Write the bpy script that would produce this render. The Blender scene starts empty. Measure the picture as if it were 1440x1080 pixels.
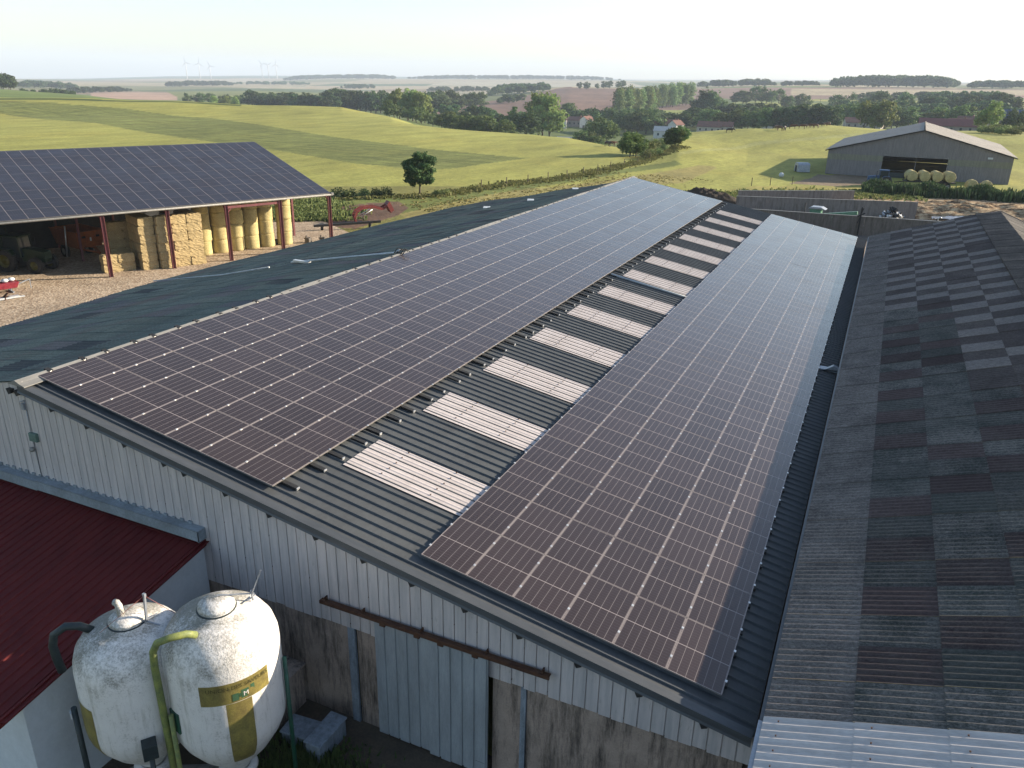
import bpy, math, random
import numpy as np
from mathutils import Vector, Matrix
R=math.radians
random.seed(7)
scn=bpy.context.scene
col=scn.collection
# ---------------- camera, world, sun, exposure ----------------
YAW,PIT,ROL=-.42620,.36810,.0202
cam=bpy.data.cameras.new('camera');camo=bpy.data.objects.new('camera',cam);col.objects.link(camo);scn.camera=camo
cam.sensor_width=36.;cam.lens=1108.96/1440*36;cam.clip_start=.1;cam.clip_end=30000
_f=Vector((math.sin(YAW)*math.cos(PIT),math.cos(YAW)*math.cos(PIT),-math.sin(PIT)))
_r=Vector((math.cos(YAW),-math.sin(YAW),0));_u=_r.cross(_f)
_r2=_r*math.cos(ROL)+_u*math.sin(ROL);_u2=_u*math.cos(ROL)-_r*math.sin(ROL)
camo.matrix_world=Matrix(((_r2.x,_u2.x,-_f.x,19.906),(_r2.y,_u2.y,-_f.y,-12.787),(_r2.z,_u2.z,-_f.z,7.689),(0,0,0,1)))
SUN_AZ,SUN_EL=R(50),R(18)          # azimuth from +Y towards +X
SD=Vector((math.sin(SUN_AZ)*math.cos(SUN_EL),math.cos(SUN_AZ)*math.cos(SUN_EL),math.sin(SUN_EL)))
w=bpy.data.worlds.new('World');scn.world=w;w.use_nodes=True
nt=w.node_tree;bg=nt.nodes['Background'];sky=nt.nodes.new('ShaderNodeTexSky');sky.sky_type='NISHITA';sky.sun_disc=False
sky.sun_elevation=SUN_EL;sky.sun_rotation=SUN_AZ;sky.altitude=200;sky.air_density=1.;sky.dust_density=1.0;sky.ozone_density=1.2
nt.links.new(sky.outputs[0],bg.inputs[0]);bg.inputs[1].default_value=.10
sl=bpy.data.lights.new('sun','SUN');sl.energy=4.8;sl.angle=R(.6);sl.color=(1.,.87,.69)
so=bpy.data.objects.new('sun',sl);col.objects.link(so);so.rotation_euler=(-SD).to_track_quat('-Z','Y').to_euler();so.location=(40,60,60)
scn.view_settings.view_transform='Standard';scn.view_settings.look='None';scn.view_settings.exposure=1.35;scn.view_settings.gamma=1
scn.render.engine='CYCLES'
try:
    scn.cycles.max_bounces=5;scn.cycles.volume_bounces=0;scn.cycles.transparent_max_bounces=6
except Exception: pass

T_D=[0, 150, 200, 230, 260, 295, 330, 365, 400, 470, 560, 700, 850, 1000, 1300, 1700, 2300, 3200, 4500, 6500, 9000, 12000]
T_AZ=[-61.25, -56.23, -51.79, -46.97, -41.8, -36.32, -33.02, -29.66, -25.78, -23.35, -20.93, -18.04, -16.13, -13.31, -8.73, -4.13, 1.38, 6.6, 11.92]
T_Z=[[-7.2, -7.2, -7.2, -7.2, -7.2, -7.2, -7.2, -5.3, -3.4, -4.7, -5.3, -6.3, -8.7, -14.8, -20.7, -22.9, -26.4, -29.5, -36.1, -51.4, -77.0, -93.8], [-7.2, -7.2, -7.2, -7.2, -7.2, -7.2, -7.2, -5.2, -3.2, -4.5, -4.9, -5.7, -8.0, -15.5, -20.6, -22.4, -25.3, -28.5, -34.1, -48.3, -72.9, -95.7], [-7.2, -7.2, -7.2, -7.2, -7.2, -7.2, -7.2, -5.2, -3.3, -5.2, -6.9, -9.3, -12.6, -20.5, -25.2, -28.1, -31.0, -32.5, -36.2, -46.6, -61.1, -75.6], [-7.2, -7.2, -7.2, -7.2, -7.2, -7.2, -7.2, -5.5, -3.9, -8.0, -11.9, -17.3, -20.1, -22.8, -26.1, -27.7, -30.1, -30.8, -29.9, -27.7, -24.9, -31.4], [-7.2, -7.2, -7.2, -7.2, -7.2, -7.2, -7.2, -6.3, -5.4, -10.2, -15.4, -20.6, -23.4, -24.2, -24.8, -24.5, -27.1, -28.6, -26.4, -17.0, -2.9, -1.9], [-7.2, -7.2, -7.2, -7.2, -7.2, -7.2, -7.2, -6.5, -5.9, -10.5, -15.8, -21.6, -25.2, -27.1, -27.3, -27.4, -27.2, -26.0, -6.6, -5.5, 6.7, 11.0], [-7.2, -7.2, -7.2, -7.2, -7.2, -7.2, -7.6, -8.8, -10.1, -13.5, -17.2, -20.6, -24.6, -24.7, -25.1, -25.8, -25.0, -22.8, -2.5, -1.0, 13.1, 19.6], [-7.2, -7.2, -7.2, -7.2, -7.2, -8.7, -12.9, -14.4, -15.9, -18.5, -19.9, -21.1, -22.5, -22.2, -22.9, -24.2, -22.7, -19.4, 3.1, 3.6, 16.1, 28.2], [-7.2, -7.2, -7.2, -7.2, -7.8, -11.0, -16.9, -17.7, -18.4, -20.7, -22.0, -22.6, -22.2, -20.2, -18.2, -15.4, -19.9, -18.0, 7.0, 11.8, 24.0, 34.1], [-7.2, -7.2, -7.2, -7.2, -8.4, -12.3, -18.9, -19.3, -19.8, -22.2, -23.4, -22.6, -20.8, -18.6, -15.1, -8.6, -16.2, -15.4, 10.6, 16.9, 27.6, 38.9], [-7.2, -7.2, -7.2, -7.4, -9.4, -14.2, -21.7, -21.4, -21.0, -23.3, -24.7, -22.5, -20.1, -17.0, -10.9, -3.2, -14.3, -12.9, 10.6, 22.1, 34.6, 48.3], [-7.2, -7.2, -7.3, -9.0, -12.6, -19.3, -28.8, -24.8, -20.8, -23.1, -24.4, -22.8, -21.8, -19.1, -11.6, -2.9, -12.0, -9.7, 13.1, 20.6, 32.5, 45.4], [-7.2, -7.2, -7.8, -10.3, -14.8, -22.5, -32.9, -26.9, -20.8, -23.0, -24.4, -23.4, -23.2, -21.5, -13.8, -3.1, -10.5, -7.6, 14.1, 17.0, 27.6, 43.5], [-7.2, -7.2, -5.2, -6.0, -6.8, -9.3, -11.8, -13.7, -15.6, -18.9, -21.3, -21.9, -21.5, -19.5, -13.4, -2.7, -2.9, 0.4, 11.4, 25.5, 39.3, 54.4], [-7.2, -7.2, -7.2, -6.0, -4.9, -6.9, -8.8, -10.9, -12.9, -16.5, -19.4, -19.6, -17.6, -14.4, -8.0, 2.6, 7.0, 13.9, 21.6, 35.1, 52.4, 71.8], [-7.2, -7.2, -7.2, -5.8, -4.3, -5.1, -5.8, -8.0, -10.2, -14.1, -16.9, -18.3, -16.9, -13.7, -6.5, 4.8, 10.6, 17.6, 26.6, 42.1, 61.9, 80.0], [-7.2, -7.2, -7.2, -5.9, -4.7, -5.8, -7.0, -8.7, -10.4, -13.6, -16.0, -16.4, -14.2, -10.9, -4.4, 6.4, 12.4, 18.8, 26.5, 44.1, 64.4, 83.3], [-7.2, -7.2, -7.2, -5.5, -3.9, -4.5, -5.2, -6.7, -8.2, -10.3, -11.9, -11.9, -10.3, -8.0, -2.2, 7.4, 14.3, 21.2, 29.6, 43.8, 60.7, 78.3], [-7.2, -7.2, -7.2, -5.1, -3.0, -3.6, -4.1, -5.5, -6.9, -8.8, -10.2, -10.2, -8.5, -6.3, -0.6, 8.8, 14.9, 21.8, 30.4, 44.6, 58.8, 75.8]]

CAMX,CAMY,CAMZ=19.906,-12.787,7.689
_TZ=np.array(T_Z,float);_TA=np.array(T_AZ,float);_TD=np.array(T_D,float)
def ground_z(x,y):
    x=np.asarray(x,float);y=np.asarray(y,float)
    dx=x-CAMX;dy=y-CAMY;D=np.minimum(np.hypot(dx,dy),11900.);a=np.degrees(np.arctan2(dx,dy))
    a=np.clip(a,_TA[0],_TA[-1]-1e-6)
    i=np.clip(np.searchsorted(_TA,a,side='right')-1,0,len(_TA)-2);ta=(a-_TA[i])/(_TA[i+1]-_TA[i]);ta=ta
    j=np.clip(np.searchsorted(_TD,D,side='right')-1,0,len(_TD)-2)
    def c(ii):
        p1=_TZ[ii,j];p2=_TZ[ii,j+1];h=_TD[j+1]-_TD[j];t=(D-_TD[j])/h
        jm=np.maximum(j-1,0);jp=np.minimum(j+2,len(_TD)-1)
        d0=(p1-_TZ[ii,jm])/np.maximum(_TD[j]-_TD[jm],1);d1=(p2-p1)/h;d2=(_TZ[ii,jp]-p2)/np.maximum(_TD[jp]-_TD[j+1],1)
        m1=np.where((d0*d1)>0,np.sign(d1)*np.minimum(abs(d0),abs(d1)),0.)
        m2=np.where((d1*d2)>0,np.sign(d1)*np.minimum(abs(d1),abs(d2)),0.)
        return (2*t**3-3*t*t+1)*p1+(t**3-2*t*t+t)*h*m1+(3*t*t-2*t**3)*p2+(t**3-t*t)*h*m2
    return c(i)*(1-ta)+c(i+1)*ta

FIELDS=[('far_pink', (0.36, 0.24, 0.17), [(-879.9, 703.4),(-815.0, 778.1),(-1250.6, 1190.7),(-1349.3, 1077.0)]),('far_green', (0.155, 0.17, 0.048), [(-772.0, 750.7),(-638.8, 868.2),(-1105.5, 1518.1),(-1373.7, 1278.7)]),('far_tan', (0.33, 0.27, 0.17), [(-1541.0, 1940.1),(-1067.6, 2238.3),(-1372.0, 2868.6),(-1978.0, 2486.9)]),('far_tan2', (0.33, 0.27, 0.17), [(-3731.8, 3292.5),(-2669.7, 4202.2),(-3153.8, 4960.9),(-4407.1, 3887.5)]),('far_g2', (0.07, 0.1, 0.035), [(-5383.7, 3599.9),(-2938.0, 6110.2),(-3894.9, 8091.2),(-7462.0, 4989.4)]),('l_field2', (0.12, 0.16, 0.045), [(-365.8, 198.9),(-324.0, 261.7),(-295.1, 308.6),(-616.1, 580.9),(-742.8, 405.7)]),('brown1', (0.16, 0.1, 0.075), [(-346.9, 606.8),(-302.0, 653.5),(-208.7, 585.0),(-155.4, 602.7),(-445.6, 1622.2),(-587.4, 1575.0),(-489.1, 1018.4),(-482.3, 852.0)]),('brown1b', (0.12, 0.16, 0.045), [(-265.4, 469.1),(-232.2, 487.3),(-289.9, 614.9),(-336.7, 589.6)]),('brown_light', (0.33, 0.27, 0.17), [(-545.3, 1484.0),(-407.3, 1487.6),(-462.1, 1679.9),(-601.9, 1633.7)]),('brown2', (0.16, 0.1, 0.075), [(-243.0, 910.5),(-164.7, 898.7),(-233.1, 1262.4),(-336.1, 1237.5)]),('meadow', (0.2, 0.225, 0.055), [(-199.2, 756.6),(-145.2, 770.0),(-177.2, 921.6),(-241.6, 905.7)]),('brown3', (0.2, 0.13, 0.1), [(-330.6, 1218.3),(-234.2, 1241.7),(-154.5, 1123.9),(-38.1, 1235.9),(169.3, 1278.6),(288.4, 1259.2),(402.0, 1797.3),(-459.3, 1670.3)]),('tan3', (0.33, 0.27, 0.17), [(-133.1, 1328.5),(52.0, 1316.8),(183.0, 1397.8),(309.1, 1357.0),(381.4, 1699.5),(-161.4, 1576.9)]),('greenline', (0.12, 0.16, 0.045), [(-337.7, 1649.2),(-86.9, 1734.0),(-102.1, 1983.5),(-400.8, 1942.5)]),('green3', (0.2, 0.225, 0.055), [(-137.6, 853.0),(-109.7, 877.8),(-64.7, 782.7),(-55.0, 884.1),(-70.0, 1063.5),(-174.4, 1080.1)]),('mown', (0.155, 0.17, 0.048), [(-313.8, 170.1),(-297.7, 199.4),(-285.6, 211.5),(-258.2, 219.7),(-203.5, 214.2),(-145.2, 182.9),(-110.0, 162.9),(-74.5, 146.3),(-56.6, 142.4),(-47.1, 141.3),(-48.7, 129.5),(-49.8, 114.4),(-52.1, 108.4),(-68.9, 111.2),(-95.2, 123.0),(-134.4, 135.5),(-204.7, 165.9),(-265.3, 176.9),(-301.2, 162.8)]),('crop_line', (0.05, 0.075, 0.02), [(-337.7, 183.6),(-310.9, 208.5),(-292.8, 233.4),(-269.6, 257.4),(-251.8, 281.5),(-245.0, 274.1),(-263.8, 251.9),(-285.4, 227.5),(-302.3, 202.5),(-320.3, 173.8)]),('tanstrip', (0.25, 0.215, 0.075), [(-31.5, 67.1),(-29.1, 89.0),(-22.2, 108.1),(-18.1, 124.0),(-13.0, 145.8),(-9.4, 145.0),(-9.3, 115.9),(-16.0, 107.0),(-21.5, 73.3),(-21.6, 56.8)]),('rough', (0.13, 0.15, 0.04), [(-38.7, 55.5),(-47.4, 66.5),(-45.1, 72.9),(-40.4, 77.4),(-35.3, 80.0),(-31.7, 94.4),(-26.7, 110.7),(-22.8, 138.3),(-18.6, 148.7),(-15.9, 143.7),(-21.7, 125.6),(-25.1, 106.5),(-29.3, 89.5),(-30.7, 72.3),(-30.9, 60.3),(-30.2, 49.5)]),('pale_line', (0.27, 0.27, 0.09), [(-20.9, 161.0),(-12.7, 208.3),(2.9, 229.1),(16.8, 252.2),(17.9, 242.2),(3.5, 223.1),(-11.5, 200.9),(-19.7, 156.1)]),('dirt', (0.13, 0.08, 0.055), [(-37.7, 56.4),(-39.8, 60.5),(-40.3, 66.4),(-38.8, 71.8),(-36.4, 74.7),(-32.6, 71.1),(-30.5, 65.4),(-29.6, 55.7),(-34.6, 55.1)]),('dirt2', (0.2, 0.15, 0.1), [(8.7, 143.8),(18.7, 148.2),(20.1, 135.2),(13.4, 126.6),(5.9, 126.0),(8.2, 136.8)]),('grassfront', (0.26, 0.23, 0.065), [(-4.1, 102.7),(1.4, 118.4),(19.6, 130.7),(40.1, 135.9),(37.9, 117.0),(15.9, 120.2),(1.4, 105.3),(-1.0, 92.7)])]
GRAVEL=[(-37.5, -14),(-8, -14),(-8, 20),(-10, 47),(-22, 54),(-28.9, 53.6),(-33.3, 56.5),(-37.0, 58.7),(-42.1, 62.5),(-52.9, 68.0),(-72.5, 71.4),(-90, 40),(-90, -14)]
STRAW=[(14.2, 106.6),(16.3, 112.2),(38.8, 124.9),(54.5, 134.7),(46.8, 97.5),(35.5, 96.1),(17.8, 97.2)]
TREES=[((-695.0, 465.2),(-696.6, 480.6), 4, 14.8, 19.3, 1, 'wood_left', 0.02, 1.0),((-671.2, 653.5),(-587.7, 651.2), 9, 10.8, 13.8, 3, 'row_left', 0.02, 1.0),((-541.8, 556.9),(-523.3, 574.5), 3, 12.1, 16.6, 2, 'bright_left', 0.02, 1.0),((-587.7, 651.2),(-435.2, 595.9), 18, 16.1, 22.1, 1, 'wood_centre', 0.02, 1.0),((-466.9, 622.0),(-407.8, 639.5), 13, 21.5, 26.2, 1, 'wood_dark', 0.02, 1.0),((-263.5, 423.2),(-233.4, 418.3), 6, 16.1, 23.5, 2, 'pale_clump', 0.02, 1.0),((-243.3, 388.6),(-216.1, 393.7), 6, 8.1, 12.4, 0, 'pale_clump_low', 0.02, 1.0),((-384.7, 677.3),(-385.3, 790.9), 10, 17.5, 23.5, 3, 'wood_mid', 0.02, 1.0),((-192.9, 360.9),(-139.3, 321.2), 12, 8.7, 12.4, 0, 'hedge_row', 0.02, 1.0),((-239.4, 483.6),(-228.0, 489.4), 2, 16.1, 17.9, 1, 'round_pair', 0.02, 1.0),((-135.0, 312.2),(-132.3, 313.5), 2, 10.8, 12.4, 0, 'hedge_row_low', 0.02, 1.0),((-155.7, 368.7),(-145.2, 362.5), 2, 17.5, 19.3, 1, 'big_dark', 0.02, 1.0),((-165.7, 419.0),(-150.9, 414.3), 3, 25.5, 30.4, 2, 'tall_pale', 0.02, 1.0),((-131.3, 335.8),(-97.5, 306.3), 8, 4, 5.5, 0, 'field_edge', 0.02, 1.0),((-228.2, 631.1),(-223.3, 632.9), 2, 13.4, 16.6, 0, 'by_house', 0.02, 1.0),((-125.4, 402.5),(-104.0, 367.5), 5, 12.1, 15.2, 0, 'valley_a', 0.02, 1.0),((-103.0, 325.6),(-70.5, 304.6), 10, 9.4, 13.8, 0, 'valley_b', 0.02, 1.0),((-163.3, 516.4),(-119.4, 508.9), 9, 14.8, 19.3, 3, 'valley_c', 0.02, 1.0),((-501.7, 1393.6),(-464.8, 1564.4), 7, 12, 22, 1, 'ridge_clump', 0.02, 1.0),((-211.8, 711.0),(-204.0, 817.6), 12, 24, 28, 4, 'poplar_front', 0.02, 1.0),((-237.2, 953.6),(-218.4, 1040.6), 10, 24, 28, 4, 'poplar_back', 0.02, 1.0),((-30.7, 155.8),(-30.2, 162.2), 3, 5.2, 6.4, 0, 'near_clump', 0.02, 1.0),((-32.5, 176.1),(-30.4, 180.8), 4, 2.2, 3.2, 5, 'near_bushes', 0.02, 1.0),((-24.8, 167.8),(-23.1, 170.2), 3, 4.6, 5.8, 0, 'near_clump_right', 0.02, 1.0),((-25.8, 153.0),(-25.9, 167.5), 5, 1.6, 2.4, 5, 'near_shrubs', 0.02, 1.0),((-120.3, 591.1),(-99.2, 575.3), 6, 13.4, 16.6, 1, 'dark_clump', 0.02, 1.0),((-140.0, 730.2),(-120.0, 713.9), 5, 20.2, 29.0, 3, 'tall_group', 0.02, 1.0),((-95.7, 535.2),(-49.0, 502.6), 12, 10.8, 16.6, 0, 'valley_d', 0.02, 1.0),((-158.6, 991.5),(-108.3, 1039.4), 8, 16.1, 23.5, 3, 'field_trees', 0.02, 1.0),((-92.6, 910.4),(-67.2, 943.3), 5, 13.4, 17.9, 3, 'field_trees_b', 0.02, 1.0),((-132.6, 772.5),(-62.3, 662.2), 12, 10.8, 16.6, 0, 'slope_trees', 0.02, 1.0),((-46.2, 503.0),(-12.6, 506.2), 16, 14.1, 17.9, 1, 'dark_hedge', 0.02, 1.0),((-41.6, 885.1),(33.7, 787.1), 10, 16.1, 23.5, 3, 'slope_right', 0.02, 1.0),((-17.9, 606.1),(29.6, 547.1), 10, 13.4, 19.3, 0, 'valley_right', 0.02, 1.0),((4.2, 457.0),(18.9, 437.2), 3, 14.8, 20.7, 2, 'pale_right', 0.02, 1.0),((39.7, 807.0),(107.2, 742.2), 14, 14.8, 22.1, 1, 'band_right_low', 0.02, 1.0),((37.2, 546.9),(59.8, 525.7), 6, 12.1, 16.6, 0, 'village_trees', 0.02, 1.0),((52.4, 357.8),(55.2, 357.5), 1, 13.5, 14, 2, 'big_bright', 0.02, 1.0),((50.2, 354.0),(50.2, 354.0), 1, 9.5, 10, 2, 'big_bright_side', 0.02, 1.0),((64.3, 404.9),(69.7, 404.3), 2, 8.1, 11.0, 0, 'right_edge', 0.02, 1.0),((44.6, 286.2),(50.3, 247.4), 12, 2.2, 3.4, 5, 'hedge_right', 0.02, 1.0),((47.5, 316.1),(56.2, 285.0), 9, 2.2, 3.2, 5, 'hedge_right_b', 0.02, 1.0)]
WOODS=[((-1542.9, 1067.7),(-1558.3, 1215.8), 60, 12, 17, 'left_valley'),((-1174.1, 895.2),(-1339.1, 1167.5), 40, 8, 13, 'left_valley_near'),((-1891.0, 1750.3),(-1962.4, 2104.0), 70, 14, 20, 'hill_left'),((-2937.0, 3511.0),(-2501.7, 3953.5), 110, 22, 30, 'far_ridge_left'),((-2458.5, 3980.6),(-1428.3, 4563.5), 170, 20, 28, 'far_ridge_right'),((-109.9, 1782.5),(120.4, 1834.5), 150, 18, 27, 'ridge_wood_right'),((132.6, 1833.8),(261.3, 1871.8), 60, 12, 18, 'ridge_wood_edge'),((-394.8, 1841.4),(-230.9, 1921.0), 70, 12, 19, 'ridge_mid'),((-223.4, 1922.0),(-146.6, 1980.3), 40, 9, 14, 'ridge_mid_b'),((-2235.8, 2395.9),(-2019.7, 2581.4), 60, 10, 16, 'scrub_left'),((-1460.9, 2001.5),(-1377.0, 2060.6), 24, 12, 17, 'knoll'),((-35.8, 1185.9),(152.0, 1129.6), 60, 7, 12, 'upper_hedge'),((-1049.9, 1794.3),(-821.0, 1691.0), 50, 10, 15, 'mid_hedge'),((-719.4, 500.4),(-675.2, 526.8), 22, 4, 6, 'hedge_far_left'),((-625.4, 697.9),(-471.7, 656.0), 26, 13, 17, 'centre_back'),((-495.1, 676.0),(-412.2, 776.7), 34, 15, 19, 'dark_back'),((-579.7, 1196.8),(-530.0, 1328.9), 34, 15, 20, 'brown_field_top'),((37.2, 987.1),(127.9, 921.0), 34, 13, 18, 'band_right'),((-64.9, 621.6),(-19.1, 626.0), 16, 11, 14, 'hedge_back'),((-311.2, 546.6),(-189.0, 506.8), 22, 8, 12, 'valley_fill_a'),((-208.7, 585.0),(-127.4, 610.0), 26, 10, 14, 'valley_fill_b'),((-141.2, 668.4),(-24.0, 705.9), 34, 10, 15, 'valley_fill_c'),((-26.5, 745.8),(100.3, 682.6), 40, 11, 16, 'valley_fill_d'),((8.6, 627.1),(88.8, 583.2), 20, 8, 12, 'valley_fill_e'),((-415.1, 887.7),(-388.1, 954.7), 12, 9, 13, 'ploughed_left'),((-237.4, 439.1),(-166.6, 429.5), 18, 8, 11, 'valley_fill_f'),((-175.4, 554.5),(-91.3, 536.1), 22, 9, 13, 'valley_fill_g'),((-103.2, 594.9),(-16.7, 586.1), 26, 10, 14, 'valley_fill_h'),((-367.4, 594.2),(-316.2, 601.2), 12, 12, 16, 'valley_fill_i')]
HOUSES=[((-200.1, 545.4), 10, 8, 6, 20, 0),((-195.7, 568.5), 11, 7, 5, -10, 1),((-185.0, 561.8), 8, 7, 6, 70, 0),((-113.3, 334.6), 8, 6, 3.6, 15, 2),((-115.5, 510.0), 9, 8, 6, 10, 1),((-115.2, 530.7), 10, 7, 5, -20, 1),((-104.6, 502.4), 7, 7, 5, 60, 0),((-92.2, 423.0), 9, 6, 4, 5, 2),((-78.2, 477.5), 14, 8, 3.6, 0, 3),((-71.5, 478.8), 12, 7, 3.6, 5, 3),((-55.1, 542.2), 9, 7, 5, 10, 0),((-3.6, 546.7), 11, 8, 4, 15, 3),((7.7, 527.1), 12, 8, 4.5, -15, 3),((11.9, 587.2), 10, 7, 4.5, 40, 1),((48.5, 456.3), 10, 7, 4, 20, 1),((42.7, 406.6), 26, 8, 3.2, 0, 4),((55.3, 506.0), 9, 7, 5, -20, 0),((62.4, 545.6), 10, 7, 4, 10, 3),((69.1, 464.7), 12, 8, 5, 10, 1),((67.7, 414.5), 12, 9, 6, -10, 5),((61.8, 415.2), 9, 7, 4, 30, 3),((81.3, 523.7), 14, 8, 5, 0, 0)]
COWS=[(-23.5, 231.9),(-12.0, 243.7),(-10.3, 239.4),(-9.1, 240.1),(-8.1, 249.7),(-5.5, 250.5),(-6.0, 278.1),(-3.6, 261.7),(-2.4, 261.3),(-3.5, 289.3),(-2.0, 293.4),(-1.8, 306.0),(-43.9, 182.0),(-45.1, 189.0),(-31.5, 196.0)]
TURB=[(-4284.2, 4167.5),(-4227.9, 4224.7),(-4180.0, 4272.2),(-3937.1, 4497.5),(-3905.2, 4525.2),(-3865.9, 4559.0)]
POLES=[(-147.2, 728.6),(-150.9, 768.8),(-52.3, 884.3),(-209.1, 648.7)]
# ---------------- helpers ----------------
def tag(o,label=None,cat=None,group=None,kind=None):
    if label:o['label']=label
    if cat:o['category']=cat
    if group:o['group']=group
    if kind:o['kind']=kind
    return o
def empty(name,loc=(0,0,0),rz=0.,label=None,cat=None,group=None):
    o=bpy.data.objects.new(name,None);o.empty_display_size=.3;col.objects.link(o);o.location=loc;o.rotation_euler=(0,0,rz)
    return tag(o,label,cat,group)
class MB:
    def __init__(s): s.v=[];s.f=[];s.m=[];s.uv={};s.sm=[]
    def add(s,vs,fs,m=0,smooth=False,uvs=None):
        b=len(s.v);s.v+= [tuple(p) for p in vs]
        for i,f in enumerate(fs):
            if uvs is not None: s.uv[len(s.f)]=uvs[i]
            s.f.append(tuple(b+k for k in f));s.m.append(m);s.sm.append(smooth)
        return s
    def box(s,c,d,m=0,rz=0.,M=None):
        x,y,z=d[0]/2,d[1]/2,d[2]/2
        P=[Vector((a*x,b*y,e*z)) for e in(-1,1) for b in(-1,1) for a in(-1,1)]
        if M is None: M=Matrix.Rotation(rz,3,'Z')
        return s.add([M@p+Vector(c) for p in P],[(0,2,3,1),(4,5,7,6),(0,1,5,4),(2,6,7,3),(0,4,6,2),(1,3,7,5)],m)
    def bar(s,a,b,w,h=None,m=0,up=(0,0,1)):
        a=Vector(a);b=Vector(b);h=h or w;d=(b-a);L=d.length;d.normalize();up=Vector(up)
        if abs(d.dot(up))>.98: up=Vector((1,0,0))
        x=d.cross(up).normalized();z=x.cross(d)
        M=Matrix((x,d,z)).transposed()
        return s.box((a+b)/2,(w,L,h),m,M=M)
    def tube(s,pts,r,n=10,m=0,cap=True,smooth=True):
        pts=[Vector(p) for p in pts];rs=r if isinstance(r,(list,tuple)) else [r]*len(pts)
        vs=[];ref=None
        for i,p in enumerate(pts):
            d=(pts[min(i+1,len(pts)-1)]-pts[max(i-1,0)]).normalized()
            if ref is None: ref=Vector((0,0,1)) if abs(d.z)<.9 else Vector((1,0,0))
            x=d.cross(ref).normalized();y=x.cross(d).normalized();ref=y
            for k in range(n):
                a=2*math.pi*k/n;vs.append(p+(x*math.cos(a)+y*math.sin(a))*rs[i])
        fs=[(i*n+k,i*n+(k+1)%n,(i+1)*n+(k+1)%n,(i+1)*n+k) for i in range(len(pts)-1) for k in range(n)]
        s.add(vs,fs,m,smooth)
        if cap:
            b=len(s.v)-len(vs);s.f.append(tuple(b+k for k in range(n))[::-1]);s.m.append(m);s.sm.append(False)
            s.f.append(tuple(b+(len(pts)-1)*n+k for k in range(n)));s.m.append(m);s.sm.append(False)
        return s
    def lathe(s,prof,c=(0,0,0),n=32,m=0,axis='Z',smooth=True,M=None):
        vs=[];C=Vector(c)
        for r,z in prof:
            for k in range(n):
                a=2*math.pi*k/n;p=Vector((r*math.cos(a),r*math.sin(a),z))
                if axis=='X':p=Vector((z,r*math.cos(a),r*math.sin(a)))
                if axis=='Y':p=Vector((r*math.sin(a),z,r*math.cos(a)))
                if M is not None:p=M@p
                vs.append(p+C)
        fs=[(i*n+k,i*n+(k+1)%n,(i+1)*n+(k+1)%n,(i+1)*n+k) for i in range(len(prof)-1) for k in range(n)]
        s.add(vs,fs,m,smooth)
        return s
    def prism(s,poly,y0,y1,m=0,M=None,c=(0,0,0)):
        # poly in xz plane, extruded along y
        n=len(poly);vs=[Vector((p[0],y,p[1])) for y in (y0,y1) for p in poly]
        if M is not None: vs=[M@v for v in vs]
        vs=[v+Vector(c) for v in vs]
        return s.add(vs,[tuple(range(n))[::-1],tuple(range(n,2*n))]+[(i,(i+1)%n,n+(i+1)%n,n+i) for i in range(n)],m)
    def mesh(s,name,mats,fix=True):
        me=bpy.data.meshes.new(name);me.from_pydata(s.v,[],s.f)
        for mt in (mats if isinstance(mats,(list,tuple)) else [mats]): me.materials.append(mt)
        me.polygons.foreach_set('material_index',s.m);me.polygons.foreach_set('use_smooth',s.sm)
        if s.uv:
            ul=me.uv_layers.new(name='UVMap')
            for fi,uvs in s.uv.items():
                ls=me.polygons[fi].loop_start
                for k,q in enumerate(uvs): ul.data[ls+k].uv=q
        if fix:
            import bmesh
            bm=bmesh.new();bm.from_mesh(me);bmesh.ops.recalc_face_normals(bm,faces=bm.faces);bm.to_mesh(me);bm.free()
        me.update();return me
    def build(s,name,mats,parent=None,fix=True,bevel=0.):
        o=bpy.data.objects.new(name,s.mesh(name,mats,fix));col.objects.link(o)
        if parent is not None:o.parent=parent
        if bevel:
            b=o.modifiers.new('bevel','BEVEL');b.width=bevel;b.segments=2;b.limit_method='ANGLE'
        return o
def kids(o): return [c for c in bpy.data.objects if c.parent==o]
def tree_of(o): return (o,[(tree_of(c)) for c in o.children])
def copy_tree(src,parent=None):
    o,ch=src;c=o.copy();col.objects.link(c)
    if parent is not None:
        c.parent=parent
    for k in ch: copy_tree(k,c)
    return c
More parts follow.
